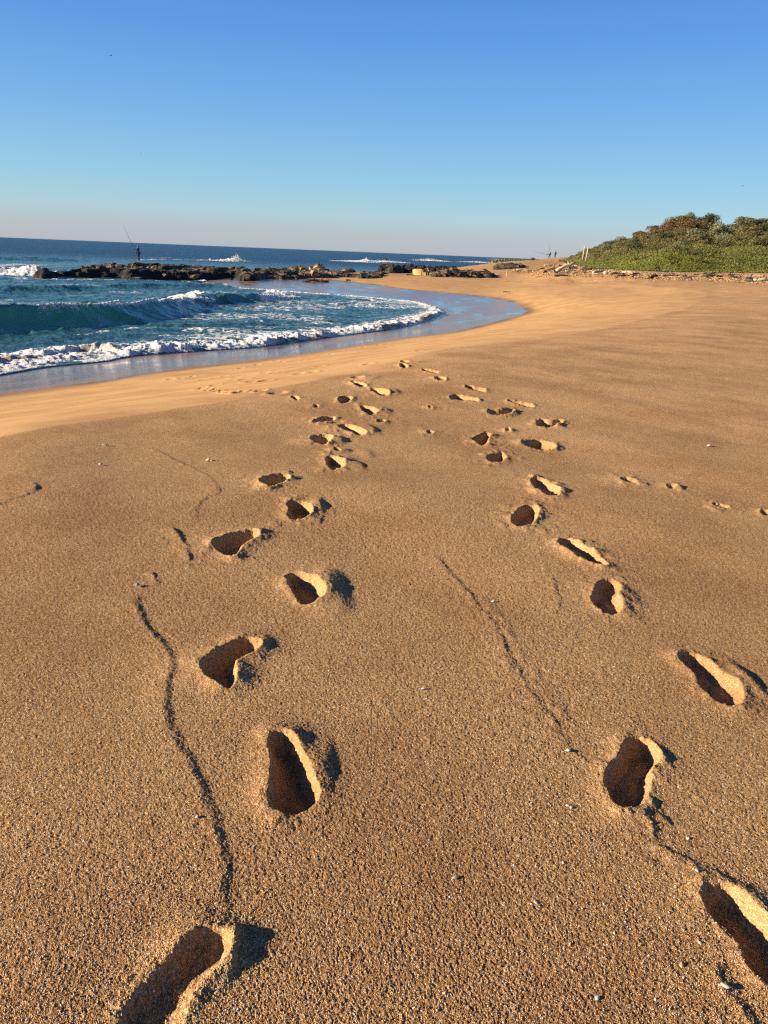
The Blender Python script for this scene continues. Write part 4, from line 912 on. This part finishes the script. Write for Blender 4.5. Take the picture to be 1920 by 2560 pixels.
def drift(u, v, L, mat, seed, label, rz=0, ry=0, group=None, r0=.07, br=2, z0=-.6, cat='driftwood', name='driftwood_log', up=0.04):
    q = on_sand(u, v, z0); q[2] = gnd(q[0], q[1]); o = ob(name, log_mesh(seed, mat, L, r0, br)); o.location = (q[0], q[1], q[2] + r0 * L * .7 + up); o.rotation_euler = (0, ry, rz); tag(o, label, cat, group); return o
drift(1414, 676, 2.6, WOOD_PALE, 1, 'big forked pale driftwood trunk leaning up out of the debris', .2, -.38, r0=.085, z0=.0, up=.3)
drift(1440, 673, 1.7, WOOD_PALE, 2, 'pale log lying right of the forked trunk', -.1, .05, z0=.0)
drift(1527, 687, 1.7, WOOD_PALE, 3, 'thick pale log in the debris line below the dune', .1, .0, r0=.11, br=1, z0=0)
drift(1305, 677, 1.9, WOOD_PALE, 4, 'long pale plank of driftwood beside the single post', -.12, 0, r0=.06, br=0, z0=-.5)
drift(1372, 666, 1.6, WOOD_PALE, 5, 'bleached log on the sand rise', .1, 0, r0=.07, br=0, z0=.2)
drift(1910, 705, 1.9, WOOD_PALE, 6, 'white driftwood piece near the right edge', -.2, 0, br=0, z0=.4)
drift(1408, 690, 2.2, WOOD_DARK, 7, 'dark half buried log in front of the forked trunk', .05, 0, r0=.05, br=0, z0=-.4, up=-.05)
drift(1630, 697, 1.5, WOOD_DARK, 8, 'dark rooted stump in the debris line', .6, -.25, r0=.10, br=3, z0=0)
drift(1718, 698, 1.2, WOOD_DARK, 9, 'dark knotted stump right of the rooted one', 2.2, -.3, r0=.11, br=3, z0=.2)
drift(1770, 688, 1.8, WOOD_MID, 10, 'brown log close to the green creeper', .2, 0, z0=.3)
drift(1560, 692, 1.5, WOOD_DARK, 12, 'short dark log just below the thick pale log', .0, 0, br=1, z0=0)
# seaweedy branch lying on the wet sand of the cove
drift(792, 705, 2.6, WOOD_DARK, 21, 'black branch stranded on the shining wet sand of the cove', .05, 0, r0=.05, br=3, z0=-1.75, up=-.02, name='driftwood_branch')
drift(816, 704, 1.3, WOOD_DARK, 22, 'forked black stick right of the stranded branch', -.5, -.2, r0=.05, br=2, z0=-1.75, name='driftwood_branch')
drift(765, 705, .9, WOOD_DARK, 23, 'small black stick left of the stranded branch', .0, 0, r0=.06, br=0, z0=-1.75, name='driftwood_branch')
drift(871, 703, .55, WOOD_DARK, 24, 'small dark lump on the sand at the edge of the cove', .0, 0, r0=.16, br=0, z0=-1.7, name='driftwood_branch')
drift(1025, 689, 1.0, WOOD_DARK, 25, 'dark flat piece of wood on the sand left of the yellow block', .0, 0, r0=.08, br=0, z0=-1.4, name='driftwood_branch')
drift(1267, 732, .7, WOOD_DARK, 26, 'small dark stick alone on the smooth golden sand', .1, 0, r0=.05, br=0, z0=-1.4, name='driftwood_branch')
SM = [log_mesh(60 + k, m_, 1.0, .055, 1) for k, m_ in enumerate([WOOD_PALE, WOOD_PALE, WOOD_MID, WOOD_MID, WOOD_MID, WOOD_DARK, WOOD_DARK])]
k = 0
while k < 210:
    u = random.uniform(1290, 2020); top = np.interp(u, [1290, 1400, 1450, 1540, 1620, 1920, 2050], [676, 664, 664, 677, 681, 687, 691]); bot = np.interp(u, [1290, 1400, 1500, 1620, 1750, 1920, 2050], [684, 690, 692, 697, 702, 712, 716])
    v = random.triangular(top, bot, top + .55 * (bot - top)); q = on_sand(u, v, 0)
    if q[2] > 1.3: continue
    o = ob('driftwood_stick', random.choice(SM)); s = random.choice([.4, .5, .6, .8, 1.2, 1.8]) * random.uniform(.8, 1.2)
    o.location = (q[0], q[1], q[2] + .04 * s + .02); o.scale = (s, s, s); o.rotation_euler = (random.uniform(-.2, .2), random.uniform(-.25, .25), random.gauss(0, .7)); k += 1
    tag(o, 'weathered stick in the driftwood litter along the dune foot', 'driftwood', 'sticks in the driftwood litter')
N_ = 9000; C = []
uu = RNG.uniform(1290, 2050, N_)
for u in uu[:2600]:
    top = np.interp(u, [1290, 1400, 1450, 1540, 1620, 1920, 2050], [672, 660, 661, 677, 681, 687, 691]); bot = np.interp(u, [1290, 1400, 1500, 1620, 1750, 1920, 2050], [683, 691, 693, 699, 704, 714, 718])
    q = on_sand(u, random.triangular(top, bot, top + .5 * (bot - top)), 0)
    if q[2] < 1.3: C.append(q)
C = np.repeat(np.array(C), 4, 0) + np.column_stack([RNG.normal(0, .7, (4 * len(C), 2)), np.zeros(4 * len(C))]); C[:, 2] = ground(C[:, 0], C[:, 1]) + .06
V, F = blobs(C, RNG.uniform(.03, .15, len(C)), flat=.4)
n = NT('beach_litter'); n.bsdf(n.ramp(n.noise(n.pos(), 1.7, 3).outputs[0], [(.3, (.14, .085, .045)), (.45, (.40, .235, .105)), (.62, (.50, .32, .16)), (.75, (.28, .17, .09))]), .9)
o = ob('beach_litter', mesh_np('beach_litter', V, F, n.m, False)); tag(o, 'twigs and dry reed litter along the foot of the dune', 'litter', kind='stuff')
def post(u, v, r, h, lab, w=.09, lean=0):
    q = at_r(u, v, r); z = q[2] if u > 1420 else gnd(q[0], q[1])
    mb = MB(); mb.tube([(0, 0, -.4), (0, 0, h * .5), (0, 0, h - .06), (0, 0, h)], [w, w, w * .95, w * .6], 8, 1, .06)
    o = mb.build('wooden_post', WOOD_PALE, loc=(q[0], q[1], z)); o.rotation_euler = (0, lean, 0); tag(o, lab, 'post')
post(1458, 642, 121, 1.45, 'left of two pale posts at the left end of the dune', .10, .04); post(1466, 645, 119, 1.45, 'right and nearer of two pale posts at the left end of the dune', .10, .07)
post(1267, 681, 112, 1.15, 'single thin pale stake on the flat sand beside a plank', .05, .03)

# ------------------------------------------------------------------ people
def cloth(name, c, rough=.85):
    n = NT(name); n.bsdf(n.mix(n.noise(n.pos(), 25, 3).outputs[0], tuple(k * .8 for k in c), tuple(min(1, k * 1.15) for k in c)), rough); return n.m
SKIN = cloth('skin', (.22, .12, .075), .6); HAIR = cloth('dark_hair', (.015, .012, .01))
def skin_mesh(name, nodes, edges, mat, parent, root=0, lev=2):
    me = bpy.data.meshes.new(name); me.from_pydata([n_[0] for n_ in nodes], edges, []); me.materials.append(mat)
    o = ob(name, me, parent); md_ = o.modifiers.new('Skin', 'SKIN'); md_.use_smooth_shade = True
    for i, n_ in enumerate(nodes):
        rr = n_[1]; me.skin_vertices[0].data[i].radius = rr if isinstance(rr, tuple) else (rr, rr); me.skin_vertices[0].data[i].use_root = (i == root)
    s = o.modifiers.new('Subdivision', 'SUBSURF'); s.levels = lev; s.render_levels = lev
    return o
def person(loc, rz, pose, label, jacket, trousers, hood=False, bag=None, group=None):
    """1.75 m figure built facing -Y; pose gives joints"""
    t = empty('person', loc, rz); tag(t, label, 'person', group)
    J = dict(pel=(0, 0, .95), waist=(0, 0, 1.10), chest=(0, 0, 1.32), neck=(0, 0, 1.48), head=(0, -.02, 1.58), top=(0, -.01, 1.70),
             shl=(-.19, 0, 1.41), ell=(-.25, -.02, 1.14), wrl=(-.22, -.14, .93), shr=(.19, 0, 1.41), elr=(.25, -.02, 1.14), wrr=(.22, -.14, .93),
             hpl=(-.09, 0, .92), knl=(-.10, -.02, .50), anl=(-.11, .02, .08), tol=(-.12, -.15, .04), hpr=(.09, 0, .92), knr=(.10, -.02, .50), anr=(.11, .02, .08), tor=(.12, -.15, .04)); J.update(pose)
    V_ = lambda k: Vector(J[k])
    names = ['pel', 'waist', 'chest', 'neck', 'head', 'top', 'shl', 'ell', 'wrl', 'shr', 'elr', 'wrr', 'hpl', 'knl', 'anl', 'tol', 'hpr', 'knr', 'anr', 'tor']
    rad = dict(pel=(.13, .10), waist=(.125, .09), chest=(.15, .10), neck=.052, head=(.075, .09), top=(.06, .07), shl=.06, ell=.042, wrl=.03, shr=.06, elr=.042, wrr=.03, hpl=.085, knl=.056, anl=.04, tol=.035, hpr=.085, knr=.056, anr=.04, tor=.035)
    nodes = [(J[k], rad[k]) for k in names]; ix = {k: i for i, k in enumerate(names)}
    E = [('pel', 'waist'), ('waist', 'chest'), ('chest', 'neck'), ('neck', 'head'), ('head', 'top'), ('chest', 'shl'), ('shl', 'ell'), ('ell', 'wrl'), ('chest', 'shr'), ('shr', 'elr'), ('elr', 'wrr'), ('pel', 'hpl'), ('hpl', 'knl'), ('knl', 'anl'), ('anl', 'tol'), ('pel', 'hpr'), ('hpr', 'knr'), ('knr', 'anr'), ('anr', 'tor')]
    # hands: palm and five fingers each
    for s_, w in (('l', 'wrl'), ('r', 'wrr')):
        d = (V_(w) - V_('el' + s_)).normalized(); side = d.cross(Vector((0, 0, 1)));  side = side.normalized() if side.length > .1 else Vector((1, 0, 0))
        pm = V_(w) + d * .07; nodes.append((tuple(pm), .032)); pi = len(nodes) - 1; ix['pm' + s_] = pi; E.append((w, 'pm' + s_))
        for f_ in range(5):
            off = side * (f_ - 2) * .018; tip = pm + d * (.085 - .008 * abs(f_ - 1.5)) + off + Vector((0, -.02, 0)) if f_ < 4 else pm + side * .06 + d * .03
            nodes.append((tuple(tip), .009)); ix[f'{s_}f{f_}'] = len(nodes) - 1; E.append(('pm' + s_, f'{s_}f{f_}'))
    skin_mesh('body', nodes, [(ix[a], ix[b]) for a, b in E], SKIN, t, 0, 1)
    g = lambda k, m_: (rad[k][0] * m_, rad[k][1] * m_) if isinstance(rad[k], tuple) else rad[k] * m_
    jn = ['waist', 'chest', 'shl', 'ell', 'wrl', 'shr', 'elr', 'wrr', 'pel', 'neck']
    jl = [(J[k], g(k, 1.25)) for k in jn]; jl[9] = (tuple(V_('neck').lerp(V_('chest'), .35)), .085); jl[8] = (tuple(V_('pel').lerp(V_('waist'), .2)), (.16, .125))
    skin_mesh('jacket', jl, [(0, 1), (1, 2), (2, 3), (3, 4), (1, 5), (5, 6), (6, 7), (0, 8), (1, 9)], jacket, t, 0, 1)
    tl = [(J[k], g(k, 1.3)) for k in ['pel', 'hpl', 'knl', 'anl', 'hpr', 'knr', 'anr']]
    skin_mesh('trousers', tl, [(0, 1), (1, 2), (2, 3), (0, 4), (4, 5), (5, 6)], trousers, t, 0, 1)
    hd = V_('head'); up = (V_('top') - hd).normalized()
    if hood: skin_mesh('hood', [(tuple(hd - up * .07 + Vector((0, .03, 0))), .10), (tuple(hd + Vector((0, .035, 0))), (.105, .115)), (tuple(hd + up * .12 + Vector((0, .03, 0))), (.08, .09))], [(0, 1), (1, 2)], jacket, t, 0, 1)
    else: skin_mesh('hair', [(tuple(hd + Vector((0, .035, .03))), (.085, .09)), (tuple(hd + up * .12 + Vector((0, .02, 0))), (.078, .085))], [(0, 1)], HAIR, t, 0, 1)
    for s_ in (-1, 1):   # eyes and nose
        mb = MB(); c = hd + Vector((s_ * .03, -.088, .02)); mb.tube([c, c + Vector((0, -.006, 0))], [.010, .004], 6); mb.build('eye', HAIR, t)
    mb = MB(); c = hd + Vector((0, -.08, .02)); mb.tube([c, c + Vector((0, -.028, -.03)), c + Vector((0, -.005, -.04))], [.008, .016, .01], 6); mb.build('nose', SKIN, t)
    if bag is not None:
        c = (V_('chest') + V_('waist')) / 2 + Vector((0, .19, .02)); mb = MB(); mb.tube([c + Vector((0, 0, -.24)), c + Vector((0, .03, -.18)), c + Vector((0, .03, .14)), c + Vector((0, 0, .22))], [.10, .17, .17, .09], 10, .62)
        o = ob('backpack', mb.mesh('backpack', bag)); o.matrix_world = Matrix.Translation(Vector(loc)) @ Matrix.Rotation(rz, 4, 'Z'); tag(o, f'dark backpack worn by the {bagwho}', 'backpack')
    return t, J
def rod(tip_from, tip_to, label, ru=.012):
    a = Vector(tip_from); b = Vector(tip_to); t = empty('fishing_rod', a); tag(t, label, 'fishing rod')
    d = b - a; mb = MB(); mb.tube([d * k / 8 + Vector((0, 0, -.10 * math.sin(k / 8 * 3.14))) for k in range(9)], [ru * 1.7 * (1 - .75 * k / 8) for k in range(9)], 7); mb.build('blank', ROD, t)
    mb = MB(); mb.tube([d * -.06, d * .09], [ru * 2.2, ru * 1.9], 8); mb.build('grip', HAIR, t)
    mb = MB(); c = d * .11 + Vector((0, -.04, -.06)); mb.tube([c + Vector((-.05, 0, 0)), c + Vector((.05, 0, 0))], [.045, .045], 10); mb.build('reel', ROD, t); return t
ROD = cloth('rod_graphite', (.02, .022, .026), .5)
NAVY = cloth('navy_cloth', (.012, .022, .055)); BLUE = cloth('blue_cloth', (.015, .07, .26)); BLACK = cloth('black_cloth', (.012, .012, .014)); GREYT = cloth('grey_cloth', (.20, .21, .22)); MAR = cloth('charcoal_cloth', (.025, .022, .03)); KHAKI = cloth('khaki_cloth', (.28, .22, .15))
q = at_r(347, 654, 96.0); z = shelf_z(q[0], q[1]); z = q[2]; 
pr, J = person((q[0], q[1], z), -1.9, dict(ell=(-.24, -.12, 1.18), wrl=(-.08, -.34, 1.22), elr=(.25, -.1, 1.15), wrr=(.06, -.3, 1.08)), 'angler in a blue hooded jacket standing on the dark rock shelf holding a long rod', BLUE, NAVY, True)
# plinth ledge of rock he stands on
boulder('dark', Vector((q[0], q[1], z - .42)), 1.0, 'flat ledge of rock under the angler with the long rod', None, .03).scale = (1.5, 1.3, 1.0)
ca, sa = math.cos(-1.9), math.sin(-1.9); hl = Vector((-.02, -.38, 1.10)); hp = Vector((q[0] + hl.x * ca - hl.y * sa, q[1] + hl.x * sa + hl.y * ca, z + hl.z))
tip = at_r(308, 561, 96.5); rod(hp, tip, 'long thin surf rod held up by the angler on the dark shelf', .016)
q = on_sand(1071, 688); z = q[2]
person((q[0], q[1], z), -1.3, dict(waist=(0, -.05, 1.10), chest=(0, -.20, 1.28), neck=(0, -.31, 1.37), head=(0, -.40, 1.42), top=(0, -.47, 1.52), shl=(-.19, -.22, 1.34), shr=(.19, -.22, 1.34), ell=(-.23, -.30, 1.08), elr=(.23, -.30, 1.08), wrl=(-.16, -.42, .92), wrr=(.16, -.42, .92)),
       'person in a dark jacket and grey trousers bending beside the yellow sandstone block', MAR, GREYT)
q = at_r(965, 658.5, 215); z = q[2]
person((q[0], q[1], z), -1.8, dict(ell=(-.24, -.1, 1.2), wrl=(-.10, -.32, 1.25)), 'distant person in black standing on the reef against the surf', BLACK, BLACK)
rk = boulder('black', Vector((q[0], q[1], z)), 1.6, 'dark rock under the distant person in black', None, .0); rk.scale.z = 2.6; rk.location.z = z + .05 - 2.6 * max(w.co.z for w in rk.data.vertices)
bagwho = 'left hand walker on the sand rise'
q = at_r(1373.5, 647, 200); z = max(q[2], gnd(q[0], q[1])); z = gnd(q[0], q[1])
p1, _ = person((q[0], q[1], z), -1.4, dict(knl=(-.1, -.18, .52), anl=(-.11, -.22, .10), tol=(-.12, -.38, .06), knr=(.1, .02, .5), anr=(.11, .26, .12), tor=(.12, .13, .04), wrl=(-.2, -.32, 1.12)), 'left of two walkers on the sand rise carrying rods', NAVY, MAR, bag=BLACK)
rod((q[0] - .4, q[1], z + 1.0), (q[0] - 4.2, q[1] - .4, z + 1.7), 'level fishing rod carried by the left walker on the sand rise', .02); rod((q[0] + .1, q[1] + .1, z + 1.2), (q[0] - .6, q[1] + .2, z + 4.0), 'upright fishing rod carried by the left walker on the sand rise', .02)
bagwho = 'right hand walker on the sand rise'
q = at_r(1387.5, 645.5, 200); z = gnd(q[0], q[1])
person((q[0], q[1], z), -1.3, dict(knl=(-.1, -.1, .5), anl=(-.11, -.02, .08), knr=(.1, .0, .5), anr=(.11, .2, .1), tor=(.12, .06, .04)), 'right of two walkers on the sand rise, with a black backpack', BLACK, BLACK, bag=BLACK)

# ------------------------------------------------------------------ birds
BIRD = cloth('bird_feather', (.05, .055, .065))
def bird(u, v, r, span, roll, yaw, lab):
    q = at_r(u, v, r); t = empty('bird', q); t.rotation_euler = (roll, .1, yaw); tag(t, lab, 'bird')
    mb = MB(); mb.tube([(-.20 * span, 0, 0), (-.14 * span, 0, .01), (0, 0, .015), (.14 * span, 0, .01), (.2 * span, 0, .02), (.25 * span, 0, .012)], [.02 * span, .035 * span, .06 * span, .045 * span, .035 * span, .008 * span], 8); mb.build('body', BIRD, t)
    for s in (-1, 1):
        mb = MB(); mb.add([(.09 * span, 0, .02), (-.06 * span, 0, .02), (-.03 * span, s * .25 * span, .11 * span), (.10 * span, s * .25 * span, .115 * span), (-.10 * span, s * .5 * span, .05 * span), (0, 0, .045), (.03 * span, s * .25 * span, .13 * span)], [(0, 1, 2, 3), (3, 2, 4), (0, 5, 6, 3), (5, 1, 2, 6), (6, 2, 4), (3, 6, 4)]); mb.build('wing', BIRD, t)
bird(277, 139, 95, .62, .3, -.4, 'bird gliding high in the upper left sky'); bird(352, 383, 110, .32, .5, 1.2, 'tiny dark bird in the sky above the angler'); bird(1857, 465, 120, .55, .1, .2, 'bird flying above the right end of the dune'); bird(387, 504, 160, .4, .2, .3, 'faint far bird just above the haze over the angler')

# ------------------------------------------------------------------ shells, pebbles and grit on the sand
peb = NT('pebble'); pc = peb.attr('pcol').outputs['Color']; peb.bsdf(pc, .45); PEB = peb.m
SHELL = {}
for nm, c in (('white', (.60, .54, .46)), ('grey', (.42, .41, .40)), ('amber', (.46, .28, .12)), ('brown', (.20, .11, .06)), ('dark', (.05, .045, .04)), ('pink', (.55, .30, .20))):
    n = NT('shell_' + nm); pp = n.n('ShaderNodeTexCoord').outputs['Object']; n.bsdf(n.mix(n.noise(pp, 90, 3).outputs[0], tuple(k * .75 for k in c), c), .4); SHELL[nm] = n.m
def pebble_mesh(seed, mat, s, shell=False):
    bm = bmesh.new(); bmesh.ops.create_icosphere(bm, subdivisions=3, radius=1); rnd = random.Random(seed); ph = [rnd.uniform(0, 6) for _ in range(6)]
    for v in bm.verts:
        c = v.co; k = 1 + .12 * math.sin(3 * c.x + ph[0]) + .10 * math.sin(4 * c.y + ph[1]) + .08 * math.sin(5 * c.z + ph[2])
        if shell:
            a = math.atan2(c.y, c.x); k *= 1 + .04 * math.cos(11 * a); c.z = c.z * .34 + .18 * (1 - c.x * c.x - c.y * c.y)
            c.x *= 1.15; c.y *= .82 + .22 * c.x
        else: c.z *= .6; c.x *= 1.25
        v.co = c * k * s
    me = bpy.data.meshes.new('pebble'); bm.to_mesh(me); bm.free(); me.materials.append(mat)
    for p_ in me.polygons: p_.use_smooth = True
    return me
def pebble(u, v, s, c, label, shell=False, rz=None, group=None, sink=.25):
    q = on_sand(u, v); q[2] = gnd(q[0], q[1]); o = ob('seashell' if shell else 'pebble', pebble_mesh(int(u * 7 + v), SHELL[c], s * .78, shell)); o.location = (q[0], q[1], q[2] + s * sink); o.rotation_euler = (random.uniform(-.3, .3), random.uniform(-.4, .1), random.uniform(0, 6) if rz is None else rz)
    tag(o, label, 'shell' if shell else 'pebble', group)
pebble(342, 1467, .017, 'grey', 'pale grey broken shell at the head of the long sand ridge', True, .6, sink=.6)
pebble(1418, 1879, 0.0097, 'white', 'white shell in the swash line left of a deep print', True, .1, sink=.5)
pebble(1137, 2197, 0.0075, 'grey', 'small grey shell chip on open sand, lower middle', True, .3, sink=.5)
pebble(1812, 2469, 0.0097, 'white', 'white oval shell in the gravel below the right edge print', True, 2.6, sink=.6)
pebble(1742, 2178, 0.0060, 'white', 'thin white shell sliver on the swash line between two right prints', True, 2.2, sink=.6)
pebble(1720, 2097, .0055, 'white', 'small white pebble casting a shadow right of the swash line')
pebble(1628, 2056, 0.0049, 'amber', 'yellowish pebble below the deep right print')
pebble(1750, 2357, 0.0056, 'white', 'pale round pebble left of the right edge print')
pebble(1704, 2413, 0.0067, 'amber', 'flat amber pebble in the lower right gravel', sink=.4)
pebble(1493, 2496, .006, 'white', 'white pebble alone near the bottom, right of centre')
pebble(1419, 2014, .0055, 'white', 'left of a pair of white pebbles left of the deep right print'); pebble(1428, 2019, .0055, 'white', 'right of a pair of white pebbles left of the deep right print')
pebble(1340, 2256, .006, 'white', 'cream pebble on open sand, lower right of centre'); pebble(1408, 2157, .005, 'white', 'single white pebble midway down, left of the swash line')
pebble(1057, 1723, 0.0075, 'white', 'slender white shell chip on open sand in the middle', True, .0, sink=.5); pebble(1233, 1505, .009, 'white', 'white shell at the start of the right hand swash line', True, .2, sink=.5)
pebble(748, 1883, .006, 'white', 'white fleck of shell inside the big left hand print', True); pebble(493, 2045, .007, 'white', 'white chip beside the long ridge, lower left', True, .5, sink=.5)
pebble(1772, 1116, .02, 'white', 'bright shell far out on the right hand sand', True, .0, sink=.5); pebble(262, 1115, .02, 'grey', 'grey shell on the left hand sand below the berm', True, .2, sink=.5); pebble(520, 1153, .02, 'white', 'pale shell chip left of the first far prints', True, .2, sink=.5); pebble(252, 1163, .016, 'white', 'pale chip below the grey shell on the left', True, .2, sink=.5)
for k in range(36):
    u = random.uniform(0, 1920); v = random.triangular(1250, 2555, 2500); c = random.choice(['white', 'amber', 'brown', 'dark', 'pink', 'white', 'amber'])
    if random.random() < .5: u = random.gauss(1600, 220); v = random.triangular(1750, 2555, 2480)
    if 0 < u < 1920: pebble(u, v, random.uniform(.0018, .0038), c, f'tiny {c} pebble scattered over the foreground sand', group=f'tiny {c} pebbles on the sand')
# coarse grains: uncountable
N_ = 90000; uu = RNG.uniform(-150, 2070, N_); vv = 1500 + 1080 * RNG.beta(1.3, 1.0, N_)
D = _f + _r * ((uu - CX) / FPX)[:, None] + _u * ((CY - vv) / FPX)[:, None]; tt = -CAMZ / D[:, 2]; gx, gy = D[:, 0] * tt, D[:, 1] * tt
w_ = .25 + .75 * sstep(-.1, .35, fbm(gx * 2.2, gy * 2.2, 3, 301)) + .7 * sstep(1450, 1850, uu) * sstep(2000, 2450, vv)
kk = RNG.random(N_) < w_ * .7; gx, gy = gx[kk], gy[kk]
gz = ground(gx, gy); ng = len(gx); S = RNG.lognormal(-6.72, .34, ng)
V, F = blobs(np.stack([gx, gy, gz + S * .35], -1), S, flat=.75)
pal = np.array([(.62, .52, .38), (.74, .68, .60), (.42, .24, .10), (.30, .15, .07), (.10, .06, .04), (.48, .30, .14), (.50, .26, .17)])
pcol = pal[RNG.choice(7, ng, p=[.2, .08, .24, .16, .08, .2, .04])]
o = ob('sand_grains', mesh_np('sand_grains', V, F, PEB, True, {'pcol': np.repeat(pcol, 6, 0)})); tag(o, 'coarse grains strewn over the nearest sand', 'sand grains', kind='stuff')
